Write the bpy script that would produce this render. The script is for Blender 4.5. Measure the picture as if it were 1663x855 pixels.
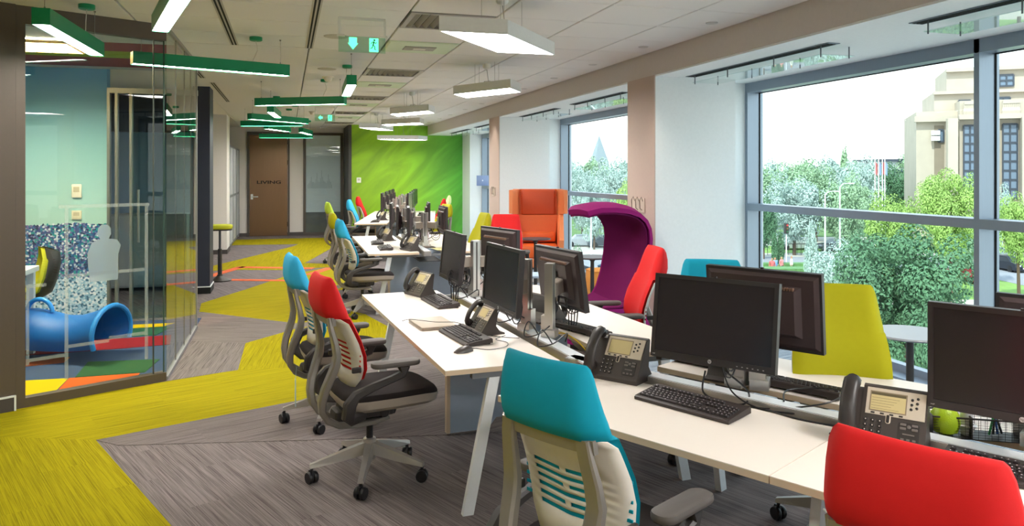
import bpy, math, random
from mathutils import Matrix, Vector
random.seed(7)
PI = math.pi
for o in list(bpy.data.objects): bpy.data.objects.remove(o)
scene = bpy.context.scene
COL = scene.collection
rad = math.radians

# ------------------------------------------------------------------ camera
EYE = 1.70
YAW = rad(16.45)
cam_data = bpy.data.cameras.new('camera')
cam = bpy.data.objects.new('camera', cam_data); COL.objects.link(cam)
cam.location = (0, 0, EYE); cam.rotation_euler = (PI/2, 0, -YAW)
cam_data.sensor_width = 36; cam_data.lens = 36*1240/1663
cam_data.shift_y = -147.5/1663
cam_data.clip_start = 0.05; cam_data.clip_end = 600
scene.camera = cam
# ------------------------------------------------------------------ world, sun, exposure
world = bpy.data.worlds.new('sky'); scene.world = world; world.use_nodes = True
nt = world.node_tree; nt.nodes.clear()
wo = nt.nodes.new('ShaderNodeOutputWorld'); bg = nt.nodes.new('ShaderNodeBackground')
tc = nt.nodes.new('ShaderNodeTexCoord'); sp = nt.nodes.new('ShaderNodeSeparateXYZ'); rp = nt.nodes.new('ShaderNodeValToRGB')
nt.links.new(tc.outputs['Generated'], sp.inputs[0]); nt.links.new(sp.outputs['Z'], rp.inputs[0])
rp.color_ramp.elements[0].position = 0.0; rp.color_ramp.elements[0].color = (1.0, 1.0, 1.0, 1)
rp.color_ramp.elements[1].position = 0.75; rp.color_ramp.elements[1].color = (0.60, 0.78, 1.0, 1)
nt.links.new(rp.outputs[0], bg.inputs[0]); bg.inputs[1].default_value = 1.7
nt.links.new(bg.outputs[0], wo.inputs[0])
sun_d = bpy.data.lights.new('sun', 'SUN'); sun_d.energy = 3.3; sun_d.angle = rad(1.0); sun_d.color = (1.0, 0.95, 0.86)
sun = bpy.data.objects.new('sun', sun_d); COL.objects.link(sun)
sun.rotation_euler = Vector((0.55, 0.45, -0.80)).to_track_quat('-Z', 'Y').to_euler()
scene.view_settings.view_transform = 'Standard'; scene.view_settings.look = 'None'
scene.view_settings.gamma = 1; scene.view_settings.use_curve_mapping = False
scene.view_settings.exposure = 0.68
LAMP = 36.0            # radiance of the pendant diffusers

# ------------------------------------------------------------------ materials
def lin(c):
    if isinstance(c, str):
        c = c.lstrip('#'); c = [int(c[i:i+2], 16)/255 for i in (0, 2, 4)]
        c = [x/12.92 if x <= .04045 else ((x+.055)/1.055)**2.4 for x in c]
    return (c[0], c[1], c[2], 1)
MATS = {}
def N(nt, t, **kw):
    n = nt.nodes.new(t)
    for k, v in kw.items():
        if k in n.inputs: n.inputs[k].default_value = v
        else: setattr(n, k, v)
    return n
def L(nt, a, b): nt.links.new(a, b)
def newmat(name):
    m = bpy.data.materials.new(name); m.use_nodes = True
    b = m.node_tree.nodes['Principled BSDF']; return m, m.node_tree, b
def mat(name, col, rough=.5, metal=0, spec=.5, grain=0, gscale=40, bump=0, bscale=200, stretch=None):
    """plain procedural material: colour with slight noise variation and fine relief"""
    if name in MATS: return MATS[name]
    m, nt, b = newmat(name)
    b.inputs['Roughness'].default_value = rough; b.inputs['Metallic'].default_value = metal
    b.inputs['Specular IOR Level'].default_value = spec
    c = lin(col); b.inputs['Base Color'].default_value = c
    tc = N(nt, 'ShaderNodeTexCoord'); src = tc.outputs['Object']
    if stretch:
        mp = N(nt, 'ShaderNodeMapping'); mp.inputs['Scale'].default_value = stretch; L(nt, src, mp.inputs[0]); src = mp.outputs[0]
    g = grain or .04
    no = N(nt, 'ShaderNodeTexNoise', Scale=gscale, Detail=3.0); L(nt, src, no.inputs['Vector'])
    mx = N(nt, 'ShaderNodeMix', data_type='RGBA'); 
    mx.inputs[6].default_value = [x*(1-g) for x in c[:3]]+[1]; mx.inputs[7].default_value = [min(1, x*(1+g)) for x in c[:3]]+[1]
    L(nt, no.outputs[0], mx.inputs[0]); L(nt, mx.outputs[2], b.inputs['Base Color'])
    if bump:
        n2 = N(nt, 'ShaderNodeTexNoise', Scale=bscale, Detail=2.0); L(nt, src, n2.inputs['Vector'])
        bp = N(nt, 'ShaderNodeBump', Strength=bump, Distance=.002); L(nt, n2.outputs[0], bp.inputs['Height']); L(nt, bp.outputs[0], b.inputs['Normal'])
    MATS[name] = m; return m
def emis(name, col, s, base=None):
    if name in MATS: return MATS[name]
    m, nt, b = newmat(name)
    b.inputs['Base Color'].default_value = lin(base or col); b.inputs['Emission Color'].default_value = lin(col); b.inputs['Emission Strength'].default_value = s
    MATS[name] = m; return m
def glass(name, tint='#f4fbfa', refl=1.0, ior=1.45):
    if name in MATS: return MATS[name]
    m, nt, b = newmat(name); nt.nodes.remove(b); out = nt.nodes['Material Output']
    tr = N(nt, 'ShaderNodeBsdfTransparent'); tr.inputs[0].default_value = lin(tint)
    gl = N(nt, 'ShaderNodeBsdfGlossy'); gl.inputs['Roughness'].default_value = .01; gl.inputs[0].default_value = (refl, refl, refl, 1)
    fr = N(nt, 'ShaderNodeFresnel'); fr.inputs[0].default_value = ior
    ge = N(nt, 'ShaderNodeNewGeometry'); iv = N(nt, 'ShaderNodeMath', operation='SUBTRACT'); iv.inputs[0].default_value = 1.0; L(nt, ge.outputs['Backfacing'], iv.inputs[1])
    ml = N(nt, 'ShaderNodeMath', operation='MULTIPLY'); L(nt, fr.outputs[0], ml.inputs[0]); L(nt, iv.outputs[0], ml.inputs[1])
    mx = N(nt, 'ShaderNodeMixShader'); L(nt, ml.outputs[0], mx.inputs[0]); L(nt, tr.outputs[0], mx.inputs[1]); L(nt, gl.outputs[0], mx.inputs[2]); L(nt, mx.outputs[0], out.inputs[0])
    MATS[name] = m; return m
def frosted(name, col, alpha):
    if name in MATS: return MATS[name]
    m, nt, b = newmat(name); nt.nodes.remove(b); out = nt.nodes['Material Output']
    tr = N(nt, 'ShaderNodeBsdfTransparent'); df = N(nt, 'ShaderNodeBsdfDiffuse'); df.inputs[0].default_value = lin(col)
    tl = N(nt, 'ShaderNodeBsdfTranslucent'); tl.inputs[0].default_value = lin(col)
    a = N(nt, 'ShaderNodeMixShader'); a.inputs[0].default_value = .4; L(nt, df.outputs[0], a.inputs[1]); L(nt, tl.outputs[0], a.inputs[2])
    mx = N(nt, 'ShaderNodeMixShader'); mx.inputs[0].default_value = alpha; L(nt, tr.outputs[0], mx.inputs[1]); L(nt, a.outputs[0], mx.inputs[2]); L(nt, mx.outputs[0], out.inputs[0])
    MATS[name] = m; return m
def carpet(name, c0, c1, ang, dens=170):
    if name in MATS: return MATS[name]
    m, nt, b = newmat(name); b.inputs['Roughness'].default_value = .95; b.inputs['Specular IOR Level'].default_value = .1
    tc = N(nt, 'ShaderNodeTexCoord'); mp = N(nt, 'ShaderNodeMapping'); mp.inputs['Rotation'].default_value = (0, 0, -rad(ang)); L(nt, tc.outputs['Object'], mp.inputs[0])
    br = N(nt, 'ShaderNodeTexBrick'); br.inputs['Scale'].default_value = 1.0; br.inputs['Brick Width'].default_value = 1.0; br.inputs['Row Height'].default_value = .25
    br.inputs['Mortar Size'].default_value = 0.0; br.inputs['Color1'].default_value = (.3, .3, .3, 1); br.inputs['Color2'].default_value = (.7, .7, .7, 1)
    L(nt, mp.outputs[0], br.inputs['Vector'])
    off = N(nt, 'ShaderNodeVectorMath', operation='MULTIPLY_ADD'); off.inputs[1].default_value = (13, 7, 0); L(nt, br.outputs[0], off.inputs[0]); L(nt, mp.outputs[0], off.inputs[2])
    m2 = N(nt, 'ShaderNodeMapping'); m2.inputs['Scale'].default_value = (2.2, dens, 1); L(nt, off.outputs[0], m2.inputs[0])
    n1 = N(nt, 'ShaderNodeTexNoise', Scale=1.0, Detail=4.0, Roughness=.62, Distortion=.25); L(nt, m2.outputs[0], n1.inputs['Vector'])
    m3 = N(nt, 'ShaderNodeMapping'); m3.inputs['Scale'].default_value = (1.0, 30, 1); L(nt, off.outputs[0], m3.inputs[0])
    n2 = N(nt, 'ShaderNodeTexNoise', Scale=1.0, Detail=2.0); L(nt, m3.outputs[0], n2.inputs['Vector'])
    n3 = N(nt, 'ShaderNodeTexNoise', Scale=420.0, Detail=1.0); L(nt, tc.outputs['Object'], n3.inputs['Vector'])
    a = N(nt, 'ShaderNodeMath', operation='MULTIPLY_ADD'); a.inputs[1].default_value = .32; L(nt, n2.outputs[0], a.inputs[0]); L(nt, n1.outputs[0], a.inputs[2])
    a3 = N(nt, 'ShaderNodeMath', operation='MULTIPLY_ADD'); a3.inputs[1].default_value = .35; L(nt, n3.outputs[0], a3.inputs[0]); L(nt, a.outputs[0], a3.inputs[2])
    r = N(nt, 'ShaderNodeValToRGB'); r.color_ramp.elements[0].position = .64; r.color_ramp.elements[1].position = .98
    r.color_ramp.elements[0].color = lin(c0); r.color_ramp.elements[1].color = lin(c1)
    e = r.color_ramp.elements.new(.80); e.color = [(x+y)/2*1.0 for x, y in zip(lin(c0), lin(c1))]
    L(nt, a3.outputs[0], r.inputs[0]); L(nt, r.outputs[0], b.inputs['Base Color'])
    bp = N(nt, 'ShaderNodeBump', Strength=.5, Distance=.003); L(nt, a3.outputs[0], bp.inputs['Height']); L(nt, bp.outputs[0], b.inputs['Normal'])
    MATS[name] = m; return m

# ------------------------------------------------------------------ mesh helper
class MB:
    def __init__(s): s.v = []; s.f = []; s.M = Matrix.Identity(4)
    def add(s, vs, fs):
        k = len(s.v); M = s.M
        s.v += [tuple(M @ Vector(p)) for p in vs]
        s.f += [tuple(i+k for i in f) for f in fs]; return s
    def box(s, c, d):
        x, y, z = c; a, b, e = d[0]/2, d[1]/2, d[2]/2
        return s.add([(x-a, y-b, z-e), (x+a, y-b, z-e), (x+a, y+b, z-e), (x-a, y+b, z-e), (x-a, y-b, z+e), (x+a, y-b, z+e), (x+a, y+b, z+e), (x-a, y+b, z+e)],
                     [(0, 3, 2, 1), (4, 5, 6, 7), (0, 1, 5, 4), (1, 2, 6, 5), (2, 3, 7, 6), (3, 0, 4, 7)])
    def span(s, a, b): return s.box([(a[i]+b[i])/2 for i in range(3)], [abs(b[i]-a[i]) for i in range(3)])
    def loft(s, rings, cap=True, closed=False):
        n = len(rings[0]); vs = [p for r in rings for p in r]; fs = []
        m = len(rings)
        for i in range(m if closed else m-1):
            j = (i+1) % m
            for k in range(n): fs.append((i*n+k, i*n+(k+1) % n, j*n+(k+1) % n, j*n+k))
        if cap and not closed: fs.append(tuple(reversed(range(n)))); fs.append(tuple((m-1)*n+k for k in range(n)))
        return s.add(vs, fs)
    def prism(s, poly, z0, z1):
        return s.loft([[(x, y, z0) for x, y in poly], [(x, y, z1) for x, y in poly]])
    def prism_y(s, poly, y0, y1):        # poly in (x, z)
        return s.loft([[(x, y0, z) for x, z in poly], [(x, y1, z) for x, z in poly]])
    def prism_x(s, poly, x0, x1):        # poly in (y, z)
        return s.loft([[(x0, y, z) for y, z in poly], [(x1, y, z) for y, z in poly]])
    def tube(s, path, r, n=8, r_end=None):
        P = [Vector(p) for p in path]; rings = []
        up = Vector((0, 0, 1)); prev = None
        for i, p in enumerate(P):
            t = (P[min(i+1, len(P)-1)]-P[max(i-1, 0)]).normalized()
            if prev is None:
                a = up if abs(t.z) < .9 else Vector((1, 0, 0)); u = t.cross(a).normalized()
            else:
                u = (prev - t*prev.dot(t)); u = u.normalized() if u.length > 1e-6 else t.orthogonal().normalized()
            prev = u; w = t.cross(u); rr = r if r_end is None else r+(r_end-r)*i/(len(P)-1)
            rings.append([tuple(p+u*rr*math.cos(2*PI*k/n)+w*rr*math.sin(2*PI*k/n)) for k in range(n)])
        return s.loft(rings)
    def lathe(s, c, prof, n=16, axis='z'):
        rings = []
        for r, h in prof:
            ring = []
            for k in range(n):
                a = 2*PI*k/n; p = (r*math.cos(a), r*math.sin(a), h)
                if axis == 'y': p = (p[0], p[2], p[1])
                if axis == 'x': p = (p[2], p[0], p[1])
                ring.append((p[0]+c[0], p[1]+c[1], p[2]+c[2]))
            rings.append(ring)
        return s.loft(rings)
    def ball(s, c, r, n=12, m=8):
        rx, ry, rz = r if isinstance(r, (tuple, list)) else (r, r, r)
        return s.loft([[(c[0]+rx*math.sin(PI*(.02+.96*j/m))*math.cos(2*PI*k/n), c[1]+ry*math.sin(PI*(.02+.96*j/m))*math.sin(2*PI*k/n), c[2]-rz*math.cos(PI*(.02+.96*j/m))) for k in range(n)] for j in range(m+1)])
    def rbox(s, c, d, r, rc=None, seg=3):
        rc = rc or r; x, y, z = c; z0, z1 = z-d[2]/2, z+d[2]/2; rings = []
        r = min(r, d[2]/2*.98)
        for zz, ins in ((z0, r), (z0+.3*r, .3*r), (z0+r, 0), (z1-r, 0), (z1-.3*r, .3*r), (z1, r)):
            ring = []; q = max(rc-ins, .0005); hx, hy = d[0]/2-ins-q, d[1]/2-ins-q
            for sx, sy, a0 in ((1, 1, 0), (-1, 1, 90), (-1, -1, 180), (1, -1, 270)):
                for k in range(seg+1):
                    a = rad(a0+90*k/seg); ring.append((x+sx*hx+q*math.cos(a), y+sy*hy+q*math.sin(a), zz))
            rings.append(ring)
        return s.loft(rings)
    def ribbon(s, path, widths, thick, y=0.0):
        """bar swept in the xz plane; path (x,z) or (x,z,y), widths along y"""
        rings = []; n = len(path)
        for i, p in enumerate(path):
            a = path[max(i-1, 0)]; b = path[min(i+1, n-1)]
            tx, tz = b[0]-a[0], b[1]-a[1]; l = math.hypot(tx, tz) or 1; nx, nz = -tz/l, tx/l
            w = (widths[i] if isinstance(widths, (list, tuple)) else widths)/2; t = (thick[i] if isinstance(thick, (list, tuple)) else thick)/2
            yy = p[2] if len(p) > 2 else y; c = min(w, t)*.45
            ring = []
            for uy, un in ((w, t-c), (w-c, t), (-w+c, t), (-w, t-c), (-w, -t+c), (-w+c, -t), (w-c, -t), (w, -t+c)):
                ring.append((p[0]+nx*un, yy+uy, p[1]+nz*un))
            rings.append(ring)
        return s.loft(rings)
    def mesh(s, name, m, smooth=False):
        me = bpy.data.meshes.new(name); me.from_pydata(s.v, [], s.f); me.validate()
        if m: me.materials.append(m)
        if smooth:
            me.polygons.foreach_set('use_smooth', [True]*len(me.polygons))
            try: me.set_sharp_from_angle(angle=rad(38 if smooth is True else smooth))
            except Exception: pass
        me.update(); return me

def obj(name, mb, m, parent=None, smooth=False, loc=None, rot=None):
    me = mb if isinstance(mb, bpy.types.Mesh) else mb.mesh(name, m, smooth)
    o = bpy.data.objects.new(name, me); COL.objects.link(o)
    if parent: o.parent = parent
    if loc: o.location = loc
    if rot: o.rotation_euler = rot
    return o
def tag(o, label, cat, group=None, kind=None):
    if label: o['label'] = label
    if cat: o['category'] = cat
    if group: o['group'] = group
    if kind: o['kind'] = kind
    return o
def thing(name, label, cat, loc=(0, 0, 0), rz=0, group=None):
    o = bpy.data.objects.new(name, None); o.empty_display_size = .1; COL.objects.link(o)
    o.location = loc; o.rotation_euler = (0, 0, rad(rz)); return tag(o, label, cat, group)
def struct(name, mb, m, parent=None, smooth=False):
    o = obj(name, mb, m, parent, smooth)
    if not parent: o['kind'] = 'structure'
    return o
def sempty(name):
    o = bpy.data.objects.new(name, None); COL.objects.link(o); o['kind'] = 'structure'; return o
def dup(o, loc=None, rz=None, label=None, group=None, mats=None):
    def rec(s, par):
        c = s.copy(); COL.objects.link(c)
        if par: c.parent = par
        for ch in s.children: rec(ch, c)
        return c
    r = rec(o, None)
    if loc is not None: r.location = loc
    if rz is not None: r.rotation_euler = (0, 0, rad(rz))
    if label: r['label'] = label
    if group: r['group'] = group
    return r
def textmesh(txt, size, m, ext=.001, sx=1.0, name='lettering', align='CENTER', bold=0):
    cu = bpy.data.curves.new(name, 'FONT'); cu.body = txt; cu.size = size; cu.extrude = ext; cu.align_x = align; cu.align_y = 'CENTER'; cu.resolution_u = 3; cu.offset = bold
    t = bpy.data.objects.new(name, cu); COL.objects.link(t)
    dg = bpy.context.evaluated_depsgraph_get(); me = bpy.data.meshes.new_from_object(t.evaluated_get(dg)); me.name = name
    bpy.data.objects.remove(t)
    me.transform(Matrix.Diagonal((sx, 1, 1, 1))); me.materials.clear(); me.materials.append(m); return me
# ================================================================== SETTING
CEIL = 2.90
TX, TY = .677, .648
WARMW = mat('warm_white_paint', '#e9e1d6', .8, spec=.2, bump=.1)
COOLW = mat('white_paint', '#ecefef', .75, spec=.2, bump=.1)
PLASTER = mat('ceiling_plaster', '#e2dfdc', .9, spec=.1, bump=.08)
BEIGE = mat('beige_pillar_paint', '#c4b0a5', .75, spec=.2, bump=.1)
TILE = mat('mineral_tile', '#e6e3e0', .9, spec=.1, grain=.05, gscale=300, bump=.25, bscale=500)
VOID = mat('dark_joint', '#55504c', .9, spec=.1)
BLACKM = mat('black_void', '#1a1a1a', .9)
BASEB = mat('baseboard_grey', '#4b4542', .6)
ALU = mat('window_aluminium', '#8e9aa8', .35, .55, grain=.05, gscale=6, stretch=(40, 40, 1))
ALUD = mat('window_aluminium_dark', '#5c5f68', .45, .4)
WPANE = glass('window_glass', '#f3faf8', .55, 1.35)

# floor and carpet zones ------------------------------------------------------
G0, G1 = '#524a4a', '#8b8281'
Y0, Y1 = '#7b7106', '#aa9d0e'
floor = struct('floor', MB().span((-7, -4, -.15), (4.95, 21.6, 0)), carpet('carpet_grey_long', G0, G1, -66))
def zone(poly, m, nm='carpet_panel', h=.003):
    o = obj(nm, MB().prism(poly, 0, h), m, floor); return o
CG1 = carpet('carpet_grey_far', G0, G1, 22); CG2 = carpet('carpet_grey_mid', G0, G1, -20); CG3 = carpet('carpet_grey_side', G0, G1, 85)
CY1 = carpet('carpet_yellow_a', Y0, Y1, 22); CY2 = carpet('carpet_yellow_b', Y0, Y1, -66); CY3 = carpet('carpet_yellow_c', Y0, Y1, 85)
# near grey, upper strip
zone([(-1.158, 5.384), (-1.0, 5.24), (.204, 4.99), (1.6, 4.75), (2.9, 6.9), (2.9, 8.4), (1.1, 8.3), (.9, 7.6), (.53, 6.86), (.177, 5.93)], CG1)
zone([(2.9, -4), (4.9, -4), (4.9, 21.3), (2.9, 21.3)], carpet('carpet_grey_window', '#5c6672', '#b5bfc8', 15))  # same grey carpet, colour lightened and blued for the window daylight
# yellow big
zone([(-2.4, 6.05), (-.936, 6.733), (-.40, 6.95), (.53, 6.86), (.177, 5.93), (-1.158, 5.384), (-1.95, 5.70), (-2.5, 5.8)], CY1)
zone([(-2.5, 5.8), (-1.95, 5.70), (-1.158, 5.384), (-.531, 3.979), (.35, 2.0), (.35, -3), (-5, -3), (-5, 5.8)], CY2)
zone([(-.40, 6.95), (-.391, 8.018), (.07, 8.57), (.90, 9.25), (1.1, 8.3), (.9, 7.6), (.53, 6.86)], CY3)
zone([(-.95, 6.74), (-.40, 6.95), (-.391, 8.018), (-.93, 8.30)], CG3)
zone([(-.93, 8.30), (-.391, 8.018), (.07, 8.57), (.9, 9.25), (.117, 8.897), (-.455, 9.442), (-.993, 9.967), (-.93, 9.4)], CG2)
zone([(-1.06, 10.618), (-.564, 11.709), (-.274, 12.395), (.056, 13.18), (.685, 13.95), (1.4, 14.4), (1.4, 12.0), (.7, 11.2), (.35, 10.2), (.9, 9.25), (.117, 8.897), (-.455, 9.442), (-1.02, 9.99)], CY1)
zone([(-1.3, 14.777), (.131, 18.153), (.274, 18.73), (-1.25, 18.9), (-1.2, 20.4), (1.2, 20.35), (1.2, 18.4), (.867, 17.08), (.327, 14.788), (.68, 14.55), (.90, 14.1), (.038, 13.8), (-.715, 14.05), (-1.3, 14.1)], CY3)
ORC = carpet('carpet_orange', '#b5452a', '#ee8055', 60)
def strip(a, b, w, m):
    d = (Vector(b)-Vector(a)).normalized()*1; n = Vector((-d.y, d.x))*w/2; a = Vector(a); b = Vector(b)
    o = obj('carpet_strip', MB().prism([tuple(a-n), tuple(b-n), tuple(b+n), tuple(a+n)], 0, .006), m, floor); return o
strip((-1.25, 13.2), (-.76, 14.53), .16, ORC); strip((-.80, 14.45), (.45, 13.92), .2, ORC)
strip((-1.1, 12.9), (.2, 12.38), .16, ORC); strip((.35, 13.05), (.74, 13.9), .16, ORC)
# carpets of the glazed play room
def pc(nm, c): return mat('play_carpet_'+nm, c, .95, spec=.1, grain=.35, gscale=260, bump=.5, bscale=600)
zone([(-7, 6.3), (-1.845, 6.3), (-.97, 6.79), (-.95, 9.55), (-7, 9.55)], pc('blue', '#3f5272'), 'play_carpet_panel', .004)
zone([(-2.2, 6.56), (-1.712, 6.60), (-1.72, 7.05), (-2.6, 7.10)], pc('yellow', '#d2b513'), 'play_carpet_panel', .007)
zone([(-1.700, 6.60), (-1.2, 6.84), (-1.184, 7.06), (-1.715, 7.05)], pc('orange', '#cc5f2c'), 'play_carpet_panel', .0072)
zone([(-1.674, 7.065), (-1.15, 7.075), (-1.10, 7.53), (-1.70, 7.61)], pc('green', '#2f5b3e'), 'play_carpet_panel', .0075)
zone([(-2.6, 7.50), (-1.901, 7.64), (-1.9, 7.85), (-2.8, 7.9)], pc('rust', '#a3522f'), 'play_carpet_panel', .0078)
zone([(-2.9, 8.0), (-1.5, 8.1), (-1.1, 8.15), (-1.15, 8.62), (-1.55, 8.58), (-3, 8.6)], pc('red', '#85202b'), 'play_carpet_panel', .008)
zone([(-2.9, 8.62), (-1.3, 8.66), (-1.2, 9.1), (-2.9, 9.1)], pc('dark_green', '#2b5a47'), 'play_carpet_panel', .0082)
zone([(-2.9, 9.12), (-1.3, 9.12), (-1.2, 9.3), (-2.9, 9.35)], pc('yellow', '#d2b513'), 'play_carpet_panel', .0084)

# ceiling -----------------------------------------------------------------------
ceiling = sempty('ceiling')
obj('ceiling_void', MB().span((-7, -4, CEIL+.03), (4.95, 21.6, CEIL+.25)), VOID, ceiling)
X0 = .886; YB = 5.03
xs = [X0-3*TX, X0-2*TX, X0-TX, X0, X0+TX, X0+2*TX, X0+3*TX, 3.50]
tile_me = {}
g = .005
ventrows = {}
def yrow(k): return YB+k*TY
VENT = (1, 6, 11, 16, 21); LPAN = (3, 8, 13, 18)
for c in range(len(xs)-1):
    xa, xb = xs[c], xs[c+1]
    for k in range(-1, 26):
        ya, yb = yrow(k), min(yrow(k+1), 21.4)
        if yb-ya < .1: continue
        if c < 2 and k > 3: continue
        if c == 3 and (k in VENT or k in LPAN): continue
        key = (round(xb-xa, 3), round(yb-ya, 3))
        if key not in tile_me:
            w, d = key; mb = MB()
            e = .006
            mb.loft([[(g+e, g+e, 0), (w-g-e, g+e, 0), (w-g-e, d-g-e, 0), (g+e, d-g-e, 0)], [(g, g, .005), (w-g, g, .005), (w-g, d-g, .005), (g, d-g, .005)], [(g, g, .028), (w-g, g, .028), (w-g, d-g, .028), (g, d-g, .028)]])
            tile_me[key] = mb.mesh('ceiling_tile', TILE)
        obj('ceiling_tile', tile_me[key], None, ceiling, loc=(xa, ya, CEIL))
obj('plaster_panel', MB().span((xs[0], yrow(4)+.01, CEIL), (xs[2]-.006, 21.4, CEIL+.03)), PLASTER, ceiling)
obj('plaster_panel', MB().span((-7, 6.7, CEIL-.0), (xs[0]-.01, 21.4, CEIL+.03)), PLASTER, ceiling)
obj('plaster_panel', MB().span((-7, -4, CEIL), (xs[0]-.01, 6.7, CEIL+.03)), PLASTER, ceiling)
obj('plaster_panel', MB().span((xs[0], -4, CEIL), (3.50, yrow(-1)-.01, CEIL+.03)), PLASTER, ceiling)
for (x, ya, yb) in ((xs[1]-.0, 4.4, yrow(4)), (xs[2], 4.4, yrow(4)), (-1.02, 8.0, 10.4), (-.95, 10.9, 13.8)):
    s = obj('slot_diffuser', MB().span((x-.035, ya, CEIL-.004), (x+.035, yb, CEIL+.01)), mat('slot_metal', '#b9b4ae', .5, .3), ceiling)
    for dx in (-.014, .014): obj('slot', MB().span((x+dx-.007, ya+.02, CEIL-.006), (x+dx+.007, yb-.02, CEIL)), BLACKM, s)
VM = mat('vent_metal', '#a5a09c', .45, .4)
for k in VENT:
    ya, yb = yrow(k)+.01, yrow(k+1)-.01; xa, xb = xs[3]+.01, xs[4]-.01
    v = thing('ceiling_vent', {1: 'grey louvred air vent in the ceiling nearest the camera, beside the big white lamp', 6: 'second louvred ceiling vent down the room', 11: 'third louvred ceiling vent down the room', 16: 'fourth louvred ceiling vent, above the far small white lamps', 21: 'last louvred ceiling vent before the green wall'}[k], 'air vent', ((xa+xb)/2, (ya+yb)/2, CEIL), 0, 'air vents in the tiled ceiling')
    w, d = (xb-xa)/2, (yb-ya)/2
    f = MB()
    for a, b in (((-w, -d), (w, -d+.04)), ((-w, d-.04), (w, d)), ((-w, -d+.04), (-w+.04, d-.04)), ((w-.04, -d+.04), (w, d-.04))): f.span((a[0], a[1], -.006), (b[0], b[1], .02))
    obj('vent_frame', f, VM, v)
    obj('vent_box', MB().span((-w+.04, -d+.04, .024), (w-.04, d-.04, .03)), BLACKM, v)
    for i in range(9):
        x = -w+.075+i*(2*w-.15)/8; sl = MB(); sl.loft([[(x-.024, -d+.04, .022), (x-.018, -d+.04, .026), (x+.012, -d+.04, -.004), (x+.006, -d+.04, -.008)], [(x-.024, d-.04, .022), (x-.018, d-.04, .026), (x+.012, d-.04, -.004), (x+.006, d-.04, -.008)]])
        obj('vent_slat', sl, VM, v)
for i, k in enumerate(LPAN):
    ya, yb = yrow(k)+.01, yrow(k+1)-.01; xa, xb = xs[3]+.01, xs[4]-.01; cx, cy = (xa+xb)/2, (ya+yb)/2
    v = thing('ceiling_cassette', ['square pale green ceiling cassette beside the exit sign', 'square ceiling cassette between the second and third vents', 'square ceiling cassette between the third and fourth vents', 'square ceiling cassette closest to the green wall'][i], 'ceiling unit', (cx, cy, CEIL), 0, 'cassette units in the tiled ceiling')
    w, d = (xb-xa)/2, (yb-ya)/2
    obj('cassette_panel', MB().loft([[(-w+.02, -d+.02, -.008), (w-.02, -d+.02, -.008), (w-.02, d-.02, -.008), (-w+.02, d-.02, -.008)], [(-w, -d, .0), (w, -d, 0), (w, d, 0), (-w, d, 0)], [(-w, -d, .02), (w, -d, .02), (w, d, .02), (-w, d, .02)]]), mat('cassette_green', '#c7d6b8', .4), v)
    obj('intake_grille', MB().box((0, 0, -.011), (.3, .2, .006)), mat('cassette_grille', '#9a948a', .5), v)
    obj('motor_cover', MB().box((0, 0, -.015), (.12, .08, .006)), mat('cassette_cover', '#d8d4c8', .5), v)

# perimeter bulkhead and window soffit --------------------------------------------
BX = 3.51; WX = 4.89
struct('trim_1', MB().span((BX, -4, 2.67), (4.97, 21.4, 2.96)), mat('bulkhead_paint', '#d0c7c1', .7, spec=.2))
o = struct('trim_2', MB().span((BX+.01, -4, 2.655), (4.95, 21.4, 2.67)), COOLW)
# pillars
def pillar(ya, yb, nm):
    p = sempty(nm)
    obj('pillar_core', MB().span((BX+.012, ya, 0), (4.43, yb, 2.655)), COOLW, p)
    obj('pillar_face', MB().span((BX, ya+.001, .08), (BX+.012, yb-.001, 2.67)), BEIGE, p)
    obj('pillar_baseboard', MB().span((BX-.008, ya-.008, 0), (4.44, yb, .08)), BASEB, p)
    obj('pier', MB().span((4.43, ya+.29, 0), (4.96, yb+.12, 2.655)), COOLW, p)
pillar(6.885, 7.51, 'wall_pillar_near'); pillar(12.68, 13.35, 'wall_pillar_far'); pillar(1.1, 1.42, 'wall_pillar_front')
obj('pier_end', MB().span((4.43, 18.75, 0), (4.96, 19.6, 2.655)), COOLW)['kind'] = 'structure'
bpy.data.objects['pier_end'].name = 'wall_end'
# windows --------------------------------------------------------------------------
def window(n, ya, yb, mulls):
    w = sempty('window_%d' % n); top, bot, tz = 2.655, .06, 1.33
    xa, xb = WX-.154, WX+.03
    fr = [ya]+mulls+[yb]
    for i, y in enumerate(fr):
        t = .045
        yy = y if i == 0 else (y-t if i == len(fr)-1 else y-t/2)
        obj('window_post', MB().span((xa, yy, bot), (xb, yy+t, top)), ALU, w)
    obj('window_head', MB().span((xa, ya+.045, top-.10), (xb, yb-.045, top)), ALU, w)
    obj('window_sill', MB().span((xa-.05, ya, 0), (xb, yb, bot)), ALU, w)
    for i in range(len(fr)-1):
        a = fr[i]+(.045 if i == 0 else .0225); b = fr[i+1]-(.045 if i == len(fr)-2 else .0225)
        obj('transom', MB().span((xa, a, tz-.035), (xb, b, tz+.035)), ALU, w)
        obj('bottom_rail', MB().span((WX-.05, a, bot), (xb, b, bot+.06)), ALU, w)
        obj('window_pane', MB().span((WX, a, bot+.06), (WX+.008, b, tz-.035)), WPANE, w)
        obj('window_pane', MB().span((WX, a, tz+.035), (WX+.008, b, top-.10)), WPANE, w)
        gk = MB()
        for z in (bot+.06, tz+.035):
            zt = tz-.035 if z < 1 else top-.10
            gk.span((WX-.012, a, z), (WX-.001, a+.008, zt)); gk.span((WX-.012, b-.008, z), (WX-.001, b, zt)); gk.span((WX-.012, a+.008, zt-.008), (WX-.001, b-.008, zt))
        obj('gasket', gk, BLACKM, w)
window(1, 1.55, 7.175, [4.30]); window(2, 7.63, 12.97, [10.1]); window(3, 13.47, 18.75, [16.0]); window(4, -3.9, 1.3, [-1.3])
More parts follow.
